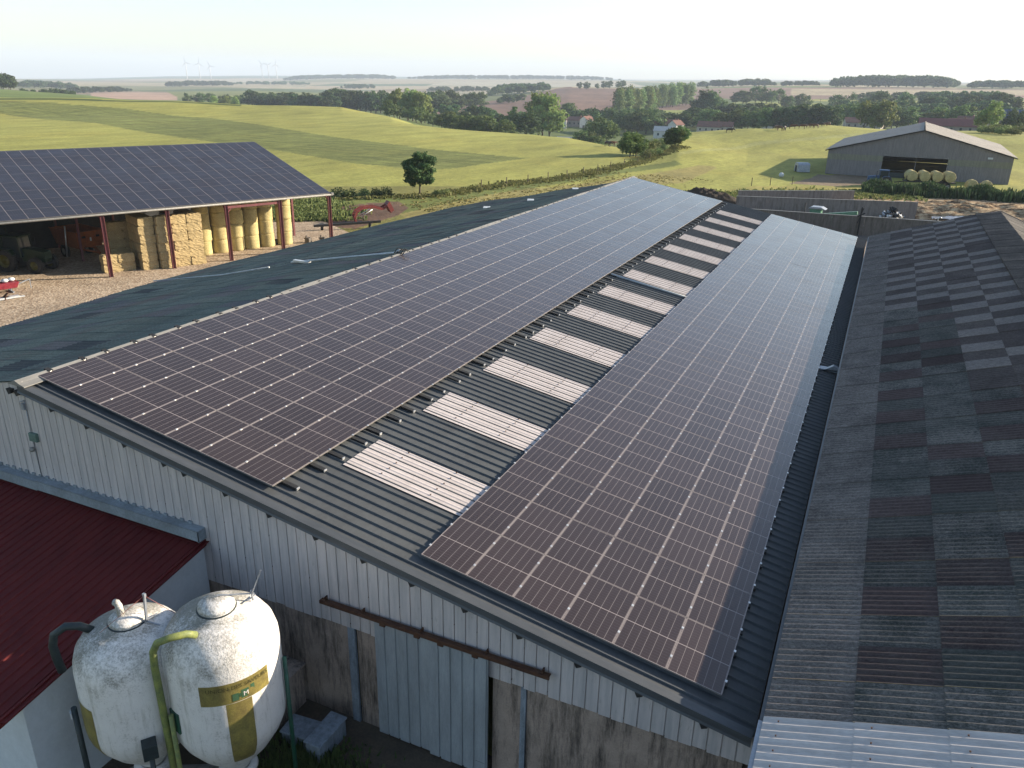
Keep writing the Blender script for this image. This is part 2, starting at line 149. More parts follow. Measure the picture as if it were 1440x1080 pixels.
# ---------------- materials ----------------
class N:
    def __init__(s,name,rough=.6,metal=0.,spec=.5):
        s.m=bpy.data.materials.new(name);s.m.use_nodes=True;s.t=s.m.node_tree;s.b=s.t.nodes['Principled BSDF']
        s.b.inputs['Roughness'].default_value=rough;s.b.inputs['Metallic'].default_value=metal
        s.b.inputs['Specular IOR Level'].default_value=spec
    def n(s,ty,**k):
        x=s.t.nodes.new('ShaderNode'+ty)
        for a,v in k.items(): setattr(x,a,v)
        return x
    def l(s,a,b): s.t.links.new(a,b)
    def co(s,kind='Object',scale=(1,1,1),rot=(0,0,0)):
        c=s.n('TexCoord');mp=s.n('Mapping');s.l(c.outputs[kind],mp.inputs[0]);mp.inputs['Scale'].default_value=scale;mp.inputs['Rotation'].default_value=rot
        return mp.outputs[0]
    def noise(s,vec,scale,detail=4,rough=.6,dist=0.):
        x=s.n('TexNoise');s.l(vec,x.inputs['Vector']);x.inputs['Scale'].default_value=scale;x.inputs['Detail'].default_value=detail;x.inputs['Roughness'].default_value=rough;x.inputs['Distortion'].default_value=dist
        return x.outputs['Fac']
    def ramp(s,fac,stops):
        x=s.n('ValToRGB');s.l(fac,x.inputs[0]);e=x.color_ramp.elements
        while len(e)<len(stops): e.new(.5)
        for i,(p,c) in enumerate(stops): e[i].position=p;e[i].color=(c,c,c,1) if isinstance(c,(int,float)) else (*c,1)
        return x.outputs[0]
    def mix(s,fac,a,b,mode='MIX'):
        x=s.n('Mix');x.data_type='RGBA';x.blend_type=mode
        if isinstance(fac,(int,float)): x.inputs[0].default_value=fac
        else: s.l(fac,x.inputs[0])
        for i,v in((6,a),(7,b)):
            if isinstance(v,tuple): x.inputs[i].default_value=(*v,1)
            else: s.l(v,x.inputs[i])
        return x.outputs[2]
    def math(s,op,a,b=0.,c=None):
        x=s.n('Math');x.operation=op
        for i,v in enumerate((a,b) if c is None else (a,b,c)):
            if isinstance(v,(int,float)): x.inputs[i].default_value=v
            else: s.l(v,x.inputs[i])
        return x.outputs[0]
    def base(s,c):
        if isinstance(c,tuple): s.b.inputs['Base Color'].default_value=(*c,1)
        else: s.l(c,s.b.inputs['Base Color'])
        return s
    def bump(s,h,strength=.3,dist=.02):
        x=s.n('Bump');x.inputs['Strength'].default_value=strength;x.inputs['Distance'].default_value=dist;s.l(h,x.inputs['Height']);s.l(x.outputs[0],s.b.inputs['Normal']);return s
def dirty(name,c1,c2,scale=3.,rough=.6,metal=0.,stretch=(1,1,1),lo=.35,hi=.7,fine=.25,bump=0.,spec=.4):
    """base colour c1 worn towards c2 by two scales of noise"""
    m=N(name,rough,metal,spec);v=m.co('Object',stretch)
    a=m.ramp(m.noise(v,scale,6,.65),[(lo,0.),(hi,1.)])
    c=m.mix(a,c1,c2)
    f=m.ramp(m.noise(v,scale*9,4,.7),[(.3,1-fine),(.7,1+fine*.6)])
    m.base(m.mix(1.,c,f,'MULTIPLY'))
    if bump: m.bump(m.noise(v,scale*14,3,.6),bump,.02)
    return m.m
MT={}
MT['steel_roof']=dirty('steel_roof',(.078,.083,.085),(.06,.063,.065),1.2,.6,.0,(1,.35,1),fine=.12,spec=.25)
MT['skylight']=dirty('skylight_sheet',(.50,.45,.43),(.40,.35,.325),1.3,.5,0,(1,1,1),.3,.75,.12)
MT['verge']=dirty('verge_flashing',(.075,.08,.085),(.05,.055,.06),1.5,.5,0.,(.4,3,3),fine=.1)
MT['ridge']=dirty('ridge_cap',(.25,.24,.22),(.17,.165,.15),2.,.55,.1,(3,.3,1),fine=.2)
MT['alu']=dirty('aluminium',(.72,.71,.69),(.5,.5,.5),5.,.35,.6,fine=.1)
MT['black']=dirty('black_rubber',(.012,.012,.013),(.025,.024,.022),5.,.7)
MT['rust']=dirty('rusty_iron',(.10,.045,.022),(.05,.02,.012),7.,.8,.1,fine=.4)
MT['white_pipe']=dirty('white_conduit',(.5,.52,.53),(.33,.35,.36),3.,.4)
MT['galv']=dirty('galvanised_steel',(.36,.38,.41),(.22,.24,.27),2.5,.45,.4,fine=.15)
MT['post']=dirty('painted_post',(.26,.30,.34),(.14,.16,.18),4.,.6,0,(2,2,.6))
MT['maroon']=dirty('maroon_steel',(.20,.06,.065),(.12,.04,.042),3.,.55,0,fine=.15)
MT['red_roof']=dirty('dark_red_sheet',(.115,.016,.015),(.080,.011,.012),2.,.6,0,(1,.5,1),fine=.14,spec=.12)
def m_clad():
    m=N('grey_blue_cladding',.45,.1,.4);v=m.co('Object')
    br=m.n('TexWhiteNoise');br.noise_dimensions='1D'
    sx=m.n('SeparateXYZ');m.l(v,sx.inputs[0])
    m.l(m.math('FLOOR',m.math('DIVIDE',sx.outputs[0],.277)),br.inputs['W'])
    vs=m.co('Object',(5,5,.35))
    st=m.ramp(m.noise(vs,1.6,6,.7),[(.38,0.),(.75,1.)])
    c=m.mix(m.math('MULTIPLY',br.outputs[0],.5),(.57,.52,.50),(.475,.43,.42))
    c=m.mix(st,c,(.34,.33,.33))
    g=m.ramp(m.noise(m.co('Object',(6,6,1.2)),2.2,5,.7),[(.6,0.),(.78,.7)])
    c=m.mix(g,c,(.17,.17,.13))
    m.base(c);m.bump(m.noise(vs,4,3),.08,.01);return m.m
MT['clad']=m_clad()
MT['door']=dirty('sliding_door_sheet',(.33,.355,.37),(.24,.26,.27),1.4,.5,.1,(3,3,.5),fine=.12)
def m_conc(name,c1,c2,dark=(.035,.03,.028)):
    m=N(name,.9,0,.2);v=m.co('Object')
    c=m.mix(m.ramp(m.noise(v,2.,6,.7),[(.3,0.),(.7,1.)]),c1,c2)
    s=m.ramp(m.noise(m.co('Object',(3.2,3.2,.45)),1.1,7,.75),[(.45,0.),(.64,.9)])
    c=m.mix(s,c,dark);c=m.mix(1.,c,m.ramp(m.noise(v,26,3),[(.2,.8),(.8,1.15)]),'MULTIPLY')
    m.base(c);m.bump(m.noise(v,30,4),.3,.01);return m.m
MT['conc']=m_conc('stained_concrete',(.40,.31,.25),(.27,.21,.17),(.045,.038,.033))
MT['silage_conc']=m_conc('silage_wall_concrete',(.17,.15,.135),(.125,.11,.095),(.085,.078,.06))
MT['silage_pale']=m_conc('pale_silage_concrete',(.25,.215,.195),(.19,.165,.15),(.12,.105,.09))
MT['render']=dirty('white_render',(.56,.58,.59),(.46,.48,.49),.8,.85,0,fine=.06,bump=.2)
# fibre cement: every sheet carries its own colour in an attribute
def m_fibre(name,lich,amount,thr=(.48,.66),patch=0.):
    m=N(name,.85,0,.25);v=m.co('Object')
    at=m.n('Attribute');at.attribute_name='sheet';at.attribute_type='GEOMETRY'
    vv=m.co('Object',(1.,2.6,1.))
    n1=m.noise(vv,16.,7,.85);n2=m.noise(v,1.1,4,.6)
    f=m.ramp(m.math('ADD',m.math('MULTIPLY',n1,.75),m.math('MULTIPLY',n2,.3)),[(thr[0],0.),(thr[1],1.)])
    f=m.math('MULTIPLY',f,m.math('MULTIPLY_ADD',at.outputs['Alpha'],amount*.85,amount*.05))
    c=m.mix(f,at.outputs['Color'],lich)
    c=m.mix(1.,c,m.ramp(m.noise(m.co('Object',(.8,3,1)),11.,6,.8),[(.33,.6),(.68,1.3)]),'MULTIPLY')
    if patch:
        pa=m.ramp(m.noise(m.co('Object',(1.,.2,1)),.75,6,.72,.5),[(.53,0.),(.62,patch)]);c=m.mix(pa,c,(.115,.095,.085))
        pb=m.ramp(m.noise(m.co('Object',(1.3,.25,1)),.5,5,.7,.8),[(.56,0.),(.66,.6)]);c=m.mix(pb,c,(.045,.06,.062))
    mo=m.ramp(m.noise(v,.55,6,.75),[(.55,0.),(.75,.4)]);c=m.mix(mo,c,(.05,.052,.036))
    m.base(c);m.bump(m.noise(v,40,4,.7),.35,.01);return m.m
MT['fibre_r']=m_fibre('weathered_fibre_cement',(.26,.225,.20),1.,(.45,.62))
MT['fibre_g']=m_fibre('green_fibre_cement',(.21,.225,.20),.6,(.50,.68),.75)
def m_panel(name,tint,rough,gap=1.,vfr=1.):
    m=N(name,rough,0,.5);m.b.inputs['Specular Tint'].default_value=(1.,.86,.82,1);uv=m.n('UVMap');sx=m.n('SeparateXYZ');m.l(uv.outputs[0],sx.inputs[0])
    u,v=sx.outputs[0],sx.outputs[1]
    def line(c,off,pitch,w):   # 1 where within w/2 of a multiple
        t=m.math('DIVIDE',m.math('SUBTRACT',c,off),pitch);fr=m.math('ABSOLUTE',m.math('SUBTRACT',m.math('FRACT',m.math('ADD',t,.5)),.5))
        return m.math('LESS_THAN',fr,w/2/pitch)
    cu=line(u,.022,.18167,.011);mid=m.math('LESS_THAN',m.math('ABSOLUTE',m.math('SUBTRACT',v,.885)),.0105)
    cv=line(v,.02,.0865,.006);bb=line(u,.022+.0303,.0606,.0022)
    fr=m.math('MAXIMUM',m.math('GREATER_THAN',m.math('ABSOLUTE',m.math('SUBTRACT',u,.567)),.5545),m.math('MULTIPLY',m.math('GREATER_THAN',m.math('ABSOLUTE',m.math('SUBTRACT',v,.885)),.8735),vfr))
    oi=m.n('ObjectInfo');ob=m.co('Object',(1,1,1))
    c=m.mix(m.math('MULTIPLY_ADD',m.noise(ob,1.1,3),.6,m.math('MULTIPLY',oi.outputs['Random'],.5)),tuple(x*.8 for x in tint),tuple(x*1.4 for x in tint));c=m.mix(m.ramp(m.noise(ob,7.,2,.5),[(.80,0.),(.82,.6)]),c,(.3,.28,.26))
    c=m.mix(m.math('MULTIPLY',bb,.35),c,(.07,.06,.055))
    c=m.mix(m.math('MULTIPLY',cv,.6*gap),c,(.09,.078,.073))
    c=m.mix(m.math('MULTIPLY',cu,.85*gap),c,(.19,.165,.155))
    c=m.mix(m.math('MULTIPLY',mid,.85*gap),c,(.30,.26,.245))
    c=m.mix(fr,c,(.28,.24,.225));m.base(c)
    # dust film roughens the glass here and there
    r=m.ramp(m.noise(m.co('Object',(.6,.6,.6)),.9,5,.6),[(.3,rough*.85),(.75,rough*1.3)]);m.l(r,m.b.inputs['Roughness'])
    return m.m
MT['panel']=m_panel('solar_glass',(.030,.021,.020),.2)
MT['panel_shed']=m_panel('solar_glass_shed',(.014,.014,.021),.4,.4,.35)
MT['frame']=dirty('panel_frame',(.33,.30,.28),(.25,.23,.22),5.,.4,.5)
MT['straw']=None
def m_straw(name,c1,c2,dk,sc=14.,st=(.28,.48,.68)):
    m=N(name,.95,0,.1);v=m.co('Object')
    a=m.noise(m.co('Object',(1,1,2.4)),sc,6,.8,.6)
    c=m.ramp(a,[(st[0],dk),(st[1],c1),(st[2],c2)]);c=m.mix(1.,c,m.ramp(m.noise(v,1.3,3),[(.3,.8),(.7,1.12)]),'MULTIPLY')
    m.base(c);m.bump(a,.6,.02);return m.m
MT['straw']=m_straw('straw',(.36,.27,.135),(.52,.42,.24),(.15,.105,.05))
MT['hay']=m_straw('netted_hay',(.43,.36,.17),(.60,.51,.27),(.20,.15,.06),9.)
MT['litter']=m_straw('straw_litter',(.27,.175,.10),(.52,.40,.25),(.07,.045,.03),1.3,(.40,.49,.60))
def m_gravel():
    m=N('gravel',.95,0,.2);v=m.co('Object')
    vo=m.n('TexVoronoi');m.l(v,vo.inputs['Vector']);vo.inputs['Scale'].default_value=7.
    s=m.n('SeparateColor');m.l(vo.outputs['Color'],s.inputs[0])
    c=m.ramp(s.outputs[0],[(.0,(.25,.18,.12)),(.5,(.38,.29,.20)),(1.,(.50,.40,.29))])
    c=m.mix(1.,c,m.ramp(m.noise(v,.35,6,.65),[(.3,.72),(.7,1.15)]),'MULTIPLY')
    m.base(c);m.bump(vo.outputs['Distance'],.5,.05);return m.m
MT['gravel']=m_gravel()
def m_ground():
    m=N('ground_cover',.95,0,.15);v=m.co('Object')
    at=m.n('Attribute');at.attribute_name='field';at.attribute_type='GEOMETRY'
    n0=m.ramp(m.noise(v,.012,5,.6),[(.3,.86),(.7,1.14)]);n1=m.ramp(m.noise(m.co('Object',(1,.35,1),(0,0,R(35))),.16,6,.7),[(.3,.72),(.7,1.25)])
    n2=m.ramp(m.noise(v,1.1,5,.75),[(.25,.68),(.75,1.3)])
    c=m.mix(1.,at.outputs['Color'],n0,'MULTIPLY');c=m.mix(1.,c,n1,'MULTIPLY');c=m.mix(1.,c,n2,'MULTIPLY')
    # mown swaths: long dark streaks where the attribute alpha says so
    wv=m.noise(m.co('Object',(.09,.75,1),(0,0,R(-38))),1.,5,.75,.6)
    wk=m.ramp(wv,[(.38,.62),(.60,1.22)]);c=m.mix(at.outputs['Alpha'],c,m.mix(1.,c,wk,'MULTIPLY'))
    d=m.ramp(m.noise(v,.05,6,.7),[(.5,0.),(.72,.35)]);c=m.mix(d,c,m.mix(1.,c,(1.15,.95,.8),'MULTIPLY'))
    m.base(c);m.bump(m.noise(v,.9,4,.7),.6,.25);return m.m
MT['ground']=m_ground()
def m_leaf(name,c1,c2,tr=.3):
    m=N(name,.75,0,.2);g=m.n('NewGeometry');oi=m.n('ObjectInfo')
    c=m.mix(m.ramp(g.outputs['Random Per Island'],[(.1,0.),(.9,1.)]),c1,c2)
    hv=m.n('HueSaturation');m.l(c,hv.inputs['Color']);m.l(m.math('MULTIPLY_ADD',oi.outputs['Random'],.8,.65),hv.inputs['Value']);m.l(m.math('MULTIPLY_ADD',oi.outputs['Random'],.05,.475),hv.inputs['Hue'])
    m.base(hv.outputs[0]);t=m.n('BsdfTranslucent');m.l(hv.outputs[0],t.inputs[0]);mx=m.n('MixShader');mx.inputs[0].default_value=tr
    out=m.t.nodes['Material Output'];m.l(m.b.outputs[0],mx.inputs[1]);m.l(t.outputs[0],mx.inputs[2]);m.l(mx.outputs[0],out.inputs[0]);return m.m
LEAF=[m_leaf('leaf_mid',(0.058,0.098,0.029),(0.130,0.176,0.052)),m_leaf('leaf_dark',(0.036,0.068,0.026),(0.078,0.117,0.039)),m_leaf('leaf_pale',(0.111,0.163,0.046),(0.221,0.260,0.078)),m_leaf('leaf_loose',(0.052,0.091,0.034),(0.111,0.156,0.052)),m_leaf('leaf_poplar',(0.098,0.150,0.052),(0.195,0.247,0.091)),m_leaf('leaf_shrub',(0.085,0.124,0.039),(0.182,0.208,0.072))]
LEAFTREE=m_leaf('leaf_walnut',(.022,.045,.016),(.055,.085,.026),.25)
MT['bark']=dirty('bark',(.09,.065,.045),(.05,.04,.03),6.,.9)
def paint(name,c,rough=.4,worn=.5): return dirty(name,c,tuple(x*worn for x in c),3.,rough,0,fine=.12)
# ---------------- terrain ----------------
def inside(P,poly):
    x,y=P;r=np.zeros(x.shape,bool);n=len(poly)
    for i in range(n):
        x1,y1=poly[i];x2,y2=poly[(i+1)%n]
        c=((y1>y)!=(y2>y))
        with np.errstate(divide='ignore',invalid='ignore'):
            r^=c&(x<(x2-x1)*(y-y1)/(y2-y1+1e-12)+x1)
    return r
def build_ground():
    az=np.concatenate([np.linspace(-180,-66,26)[:-1],np.linspace(-66,22,760),np.linspace(22,180,34)[1:]])
    rr=np.concatenate([[.5,6,12,18,24],np.geomspace(30,1000,400),np.geomspace(1010,11500,150)])
    A,D=np.meshgrid(np.radians(az),rr);X=CAMX+D*np.sin(A);Y=CAMY+D*np.cos(A);Z=ground_z(X,Y)
    # gentle swells and furrow-scale relief of the open land
    rel=np.clip((D-110)/150,0,1)
    Z=Z+rel*(.08*np.sin(X*.031+1.3)*np.sin(Y*.027)+.12*np.sin(X*.11+Y*.07))
    # ditch along the hedge line
    ni,nj=X.shape;n=ni*nj
    co=np.stack([X,Y,Z],-1).reshape(-1,3)
    C=np.zeros((ni,nj,4));base=np.array([.26,.255,.065,0]);C[:]=base
    far=D>1200;C[far]=(.13,.15,.06,0)
    near=(D<120);C[near]=(.18,.17,.05,0)
    vl=(D>280)&(D<1200)&(Z<-10.5);C[vl]=(.10,.13,.04,0)
    # patchwork of far fields
    rs=np.random.RandomState(4);pal=[(.30,.25,.15),(.10,.13,.05),(.16,.16,.07),(.22,.17,.11),(.08,.11,.04),(.33,.29,.19)]
    sel=D>1500;ux=X*math.cos(.4)+Y*math.sin(.4);uy=-X*math.sin(.4)+Y*math.cos(.4)
    cell=(np.floor(ux/430)*7+np.floor(uy/610+.37*np.floor(ux/430))*13).astype(int)%97
    lut=np.array([pal[k] for k in rs.randint(0,6,97)]);C[sel,:3]=lut[cell[sel]]
    for name,c,poly in FIELDS:
        if not poly: continue
        k=inside((X,Y),poly);C[k,:3]=c;C[k,3]=1. if name=='mown' else 0.
        if name in('brown1','brown2','brown3','tan3'): C[k,3]=.25
    # soften the edges a little by wobbling colours
    wob=1+.06*np.sin(X*.05)*np.sin(Y*.043);C[...,:3]*=wob[...,None]
    idx=np.arange(n).reshape(ni,nj);q=np.stack([idx[:-1,:-1],idx[:-1,1:],idx[1:,1:],idx[1:,:-1]],-1).reshape(-1,4)
    me=bpy.data.meshes.new('ground');me.vertices.add(n);me.vertices.foreach_set('co',co.ravel())
    me.loops.add(q.size);me.loops.foreach_set('vertex_index',q.ravel());me.polygons.add(len(q))
    me.polygons.foreach_set('loop_start',np.arange(0,q.size,4));me.polygons.foreach_set('loop_total',np.full(len(q),4));me.polygons.foreach_set('use_smooth',np.ones(len(q),bool))
    me.update(calc_edges=True);at=me.color_attributes.new('field','FLOAT_COLOR','POINT');at.data.foreach_set('color',C.reshape(-1,4).ravel())
    me.materials.append(MT['ground'])
    o=bpy.data.objects.new('ground',me);col.objects.link(o);tag(o,kind='structure')
    me.flip_normals() if me.polygons[len(me.polygons)//2].normal.z<0 else None
build_ground()
G=-7.2
def flat(name,poly,z,mat,kind='structure'):
    mb=MB();mb.add([(x,y,z) for x,y in poly],[tuple(range(len(poly)))]);o=mb.build(name,mat,None,False)
    if o.data.polygons[0].normal.z<0:o.data.flip_normals()
    return tag(o,kind=kind)
flat('gravel_yard',GRAVEL,G+.03,MT['gravel'])
flat('straw_ground',STRAW,G+.05,MT['litter'])
flat('silage_floor',[(1,60),(60,60),(60,97),(16.3,97),(14,106),(1,106)],G+.02,MT['silage_conc'])
flat('farmyard',[(5,-16),(40,-16),(40,0),(5,0)],G+.02,dirty('yard_earth',(.10,.075,.05),(.05,.04,.03),1.5,.95,0,bump=.5))
# ---------------- solar barn ----------------
S=math.tan(.18);CA,SA=math.cos(.18),math.sin(.18)
RY0,RY1=-.5,56.3;XE=19.42
barn=empty('solar_barn',(9,0,G),0,'long cattle barn with pale ribbed gable wall and two solar arrays on its grey roof','barn')
def P_(o):  # parent keeping world coordinates (barn origin offset)
    o.matrix_parent_inverse=Matrix.Translation(-o.parent.location) if o.parent.rotation_euler.z==0 else o.parent.matrix_world.inverted()
    return o
def bb(mb,name,mat,parent=barn,fix=True,bevel=0.,label=None):
    o=mb.build(name,mat,parent,fix,bevel)
    if parent.type=='EMPTY': o.matrix_parent_inverse=Matrix.Translation(-Vector(parent.location))
    if label:o['label']=label
    return o
def rz(x): return -S*x-.135
# ribbed steel sheet of the sunny slope (ribs run down the slope)
def ribbed(x0,x1,ys,zf,h=.042,pitch=.3333,dz=0.):
    y0,y1=ys;prof=[];y=y0
    while y<y1-1e-6:
        for dy,hh in((0,0),(pitch-.085,0),(pitch-.058,h),(pitch-.025,h),(pitch,0)):
            prof.append((min(y+dy,y1),hh))
        y+=pitch
    mb=MB();vs=[];n=len(prof);xs=(x0,x1)
    for x in xs: vs+=[(x,a,zf(x)+b+dz) for a,b in prof]
    mb.add(vs,[(i,i+1,n+i+1,n+i) for i in range(n-1) if prof[i+1][0]-prof[i][0]>1e-6])
    return mb
bb(ribbed(-.05,XE,(RY0,RY1),rz),'roof',MT['steel_roof'],fix=False)
for k in range(13):
    y=RY0+.3333*8+4*k-.17+.0
    mb=ribbed(8.45,12.3,(y,y+.3333*5),rz,h=.011,dz=.030)
    for i in range(5):
        for x in(9.45,10.9): mb.box((x+random.uniform(-.03,.03),y+.3333*i+.29,rz(x)+.057),(.03,.03,.018),1)
    bb(mb,'skylight_sheet',[MT['skylight'],MT['rust']],fix=False)
# panels
PU,PV=1.145,1.79;PH=-.03
def panel_mesh(name,mat):
    a,b,t=1.134,1.77,.035;mb=MB()
    mb.add([(0,0,t),(a,0,t),(a,b,t),(0,b,t)],[(0,1,2,3)],0,False,[((0,0),(a,0),(a,b),(0,b))])
    mb.add([(0,0,0),(a,0,0),(a,b,0),(0,b,0),(0,0,t),(a,0,t),(a,b,t),(0,b,t)],[(3,2,1,0),(0,1,5,4),(1,2,6,5),(2,3,7,6),(3,0,4,7)],1)
    return mb.mesh(name,[mat,MT['frame']],fix=False)
pm=panel_mesh('solar_panel',MT['panel'])
spots=[]
W0=12.151/CA*CA
for j in range(31):
    for i in range(7): spots.append((0.02*1+i*PU,j*PV,0.))
    for i in range(6): spots.append((12.151/1.+i*PU,.037+j*PV,1.))
# u measured along the slope from the ridge; near ones first
def ploc(u,v): return Vector((u*CA+PH*SA,v,-u*SA+PH*CA))
camp=Vector((CAMX,CAMY,CAMZ));spots.sort(key=lambda t:(ploc(t[0],t[1])-camp).length)
Rm=Matrix.Rotation(.18,4,'Y')
jr=random.Random(3)
def pmat(u,v,j=True):
    return Matrix.Translation(ploc(u,v))@Rm@Matrix.Rotation(jr.gauss(0,.0016),4,'X')@Matrix.Rotation(jr.gauss(0,.0016),4,'Y')
for n_,(u,v,_) in enumerate(spots[:100]):
    o=bpy.data.objects.new('solar_panel',pm);col.objects.link(o);o.parent=barn
    o.matrix_parent_inverse=Matrix.Translation(-barn.location);o.matrix_basis=pmat(u,v)
def merged(ms,mesh,name,mats,parent):
    nv=len(mesh.vertices);co=np.empty(nv*3);mesh.vertices.foreach_get('co',co);co=co.reshape(-1,3)
    fs=[tuple(p.vertices) for p in mesh.polygons];mi=[p.material_index for p in mesh.polygons]
    uvl=mesh.uv_layers[0].data if mesh.uv_layers else None;uvs=[[tuple(uvl[l].uv) for l in p.loop_indices] for p in mesh.polygons] if uvl else None
    V=[];Fa=[];Mi=[];U=[]
    for m in ms:
        M=np.array(m);w=co@M[:3,:3].T+M[:3,3];b=len(V)*1
        V+=list(map(tuple,w));Fa+=[tuple(b+i for i in f) for f in fs];Mi+=mi
        if uvs:U+=uvs
    me=bpy.data.meshes.new(name);me.from_pydata(V,[],Fa)
    for m in mats:me.materials.append(m)
    me.polygons.foreach_set('material_index',Mi)
    if uvs:
        ul=me.uv_layers.new(name='UVMap');ul.data.foreach_set('uv',[c for f in U for q in f for c in q])
    me.update();o=bpy.data.objects.new(name,me);col.objects.link(o)
    if parent is not None:
        o.parent=parent
        if parent.rotation_euler.z==0:o.matrix_parent_inverse=Matrix.Translation(-parent.location)
    return o
o=merged([pmat(u,v) for u,v,_ in spots[100:]],pm,'solar_panels',[MT['panel'],MT['frame']],barn);tag(o,'solar panels farther up the roof',kind='stuff')
# clamps, rails and end brackets
cl=MB();ra=MB();ec=MB()
for base_u,nu,v0 in((.02,7,0.),(12.151,6,.037)):
    for j in range(31):
        for dv in(.37,1.40):
            v=v0+j*PV+dv+jr.uniform(-.05,.05)
            for i in range(nu+1):
                p=ploc(base_u+i*PU-.006,v)+Vector((.04*SA,0,.04*CA));cl.box(p,(.045,.06,.012),M=Rm.to_3x3())
            ends=[(-.20,.0)] if base_u<1 else []
            ends+=[(nu*PU-.01,nu*PU+.42)] if base_u<1 else [(nu*PU-.01,nu*PU+.05)]
            for a,b in ends:
                A_=ploc(base_u+a,v)-Vector((.06*SA,0,.06*CA));B_=ploc(base_u+b,v)-Vector((.06*SA,0,.06*CA))
                if base_u<1 and a<0: ra.box((A_+B_)/2+Vector((.03,0,.075)),((B_-A_).length,.13,.09),M=Rm.to_3x3())
                else:
                    ra.box((A_+B_)/2,((B_-A_).length,.12,.07),M=Rm.to_3x3())
                    if b>a+.2: ec.box(B_+Vector((.012,0,0)),(.03,.10,.06),M=Rm.to_3x3())
tag(bb(cl,'panel_clamp',MT['alu']),kind='stuff')
tag(bb(ra,'mounting_rail',MT['black']),kind='stuff')
tag(bb(ec,'rail_end_cap',MT['alu']),kind='stuff')
# verge flashing, ridge cap
mb=MB()
for x0 in (0,6.5,13): 
    x1=min(x0+6.5,XE-.02) if x0<13 else XE-.02
    mb.prism([(x0,rz(x0)+.045),(x1,rz(x1)+.045),(x1,rz(x1)-.14),(x0,rz(x0)-.14)],-.60-.002*(x0>6),-.585-.002*(x0>6))
    mb.add([(x0,-.60,rz(x0)+.047),(x1,-.60,rz(x1)+.047),(x1,-.40,rz(x1)+.056),(x0,-.40,rz(x0)+.056)],[(0,1,2,3)])
    mb.add([(x0,-.605,rz(x0)-.10),(x1,-.605,rz(x1)-.10),(x1,-.63,rz(x1)-.15),(x0,-.63,rz(x0)-.15)],[(0,1,2,3)])
bb(mb,'verge_flashing',MT['verge'])
mb=MB();y=RY0-.1
while y<56:
    y2=min(y+2.1,56.1);w_=random.uniform(-.012,.012)
    mb.prism([(-.36,-.07+w_),(-.12,.03+w_),(-.05,.05+w_),(.10,-.02+w_),(.30,-.09),(.30,-.11),(-.36,-.10)],y,y2-.01);y+=2.1
bb(mb,'ridge_cap',MT['ridge'])
# shaded slope: old green fibre-cement, run of individual sheets
SL=.21
EAVE=[(-1,-15.6),(6,-15.7),(10,-15.8),(14,-16.2),(18,-17.1),(22,-18.1),(26,-18.5),(30,-17.9),(35,-17.4),(42,-17.2),(47,-16.0),(51.9,-15.5)]
def eav(y): return float(np.interp(y,[e[0] for e in EAVE],[e[1] for e in EAVE]))
def zl(x,y):
    t=-x;z=-SL*t
    c=7.6-.6*math.sin(y*.2)          # old sheets sag along the middle purlin
    z-= .30*(1/(1+math.exp(-(t-c-.6)/.28))-min(1,t/16))*max(0.,1-y/46)+.05*math.sin(t*.9+y*.13)*min(1,t/3)
    return z
def sheets(xs_of_row,y0,y1,zf,sheet_w,corr,amp,colf,name,mat,parent,lap=.03,dirx=-1,seg=6):
    V=[];Fa=[];Cc=[]
    nrow=int((y1-y0)/sheet_w);nw=max(1,int(round(sheet_w/corr)))
    for r in range(nrow):
        ya=y0+r*sheet_w;yb=ya+sheet_w;xs=xs_of_row((ya+yb)/2)
        for c in range(len(xs)-1):
            xa,xb=xs[c],xs[c+1];k=colf(r,c);tw=random.uniform(-.002,.002);b=len(V);m=nw*seg
            nx=3
            for i in range(nx+1):
                f=i/nx;x=xa+(xb-xa)*f
                # lower end (eave side) rests on top of the sheet below
                low=f if dirx<0 else 1-f
                for j in range(m+1):
                    y=ya+(yb-ya)*j/m+ (.0)
                    V.append((x,y,zf(x,y)+amp*math.cos(2*math.pi*(y-y0)/corr)+lap*(low if True else 0)+tw+(.010 if corr<.2 and dirx>0 else .004)*(r%2)))
            for i in range(nx):
                for j in range(m): Fa.append((b+i*(m+1)+j,b+i*(m+1)+j+1,b+(i+1)*(m+1)+j+1,b+(i+1)*(m+1)+j));Cc.append(k)
            # thickness at the lower edge
            e=nx if dirx<0 else 0;b2=len(V)
            for dz_ in(0,-.016):
                for j in range(m+1):
                    q=V[b+e*(m+1)+j];V.append((q[0],q[1],q[2]+dz_))
            for j in range(m): Fa.append((b2+j,b2+j+1,b2+m+1+j+1,b2+m+1+j));Cc.append(k)
    me=bpy.data.meshes.new(name);me.from_pydata(V,[],Fa);me.materials.append(mat)
    at=me.color_attributes.new('sheet','FLOAT_COLOR','CORNER')
    buf=[];
    for p,k in zip(me.polygons,Cc): buf+=list(k)*p.loop_total
    at.data.foreach_set('color',buf)
    me.polygons.foreach_set('use_smooth',[True]*len(Fa));me.update()
    o=bpy.data.objects.new(name,me);col.objects.link(o);o.parent=parent;o.matrix_parent_inverse=Matrix.Translation(-parent.location);return o
rg=random.Random(11)
def colL(r,c):
    g=rg.uniform(.85,1.15);b=(.120*g,.142*g,.118*g)
    if rg.random()<.10:b=(.12,.115,.115)
    if rg.random()<.05:b=(.055,.06,.06)
    return (*b,rg.uniform(.1,.7))
sheets(lambda y:[-.25+(eav(y)+.25)*k/11 for k in range(12)],-.55,52.2,zl,1.062,.177,.024,colL,'fibre_cement_roof',MT['fibre_g'],barn,.012,-1,4)
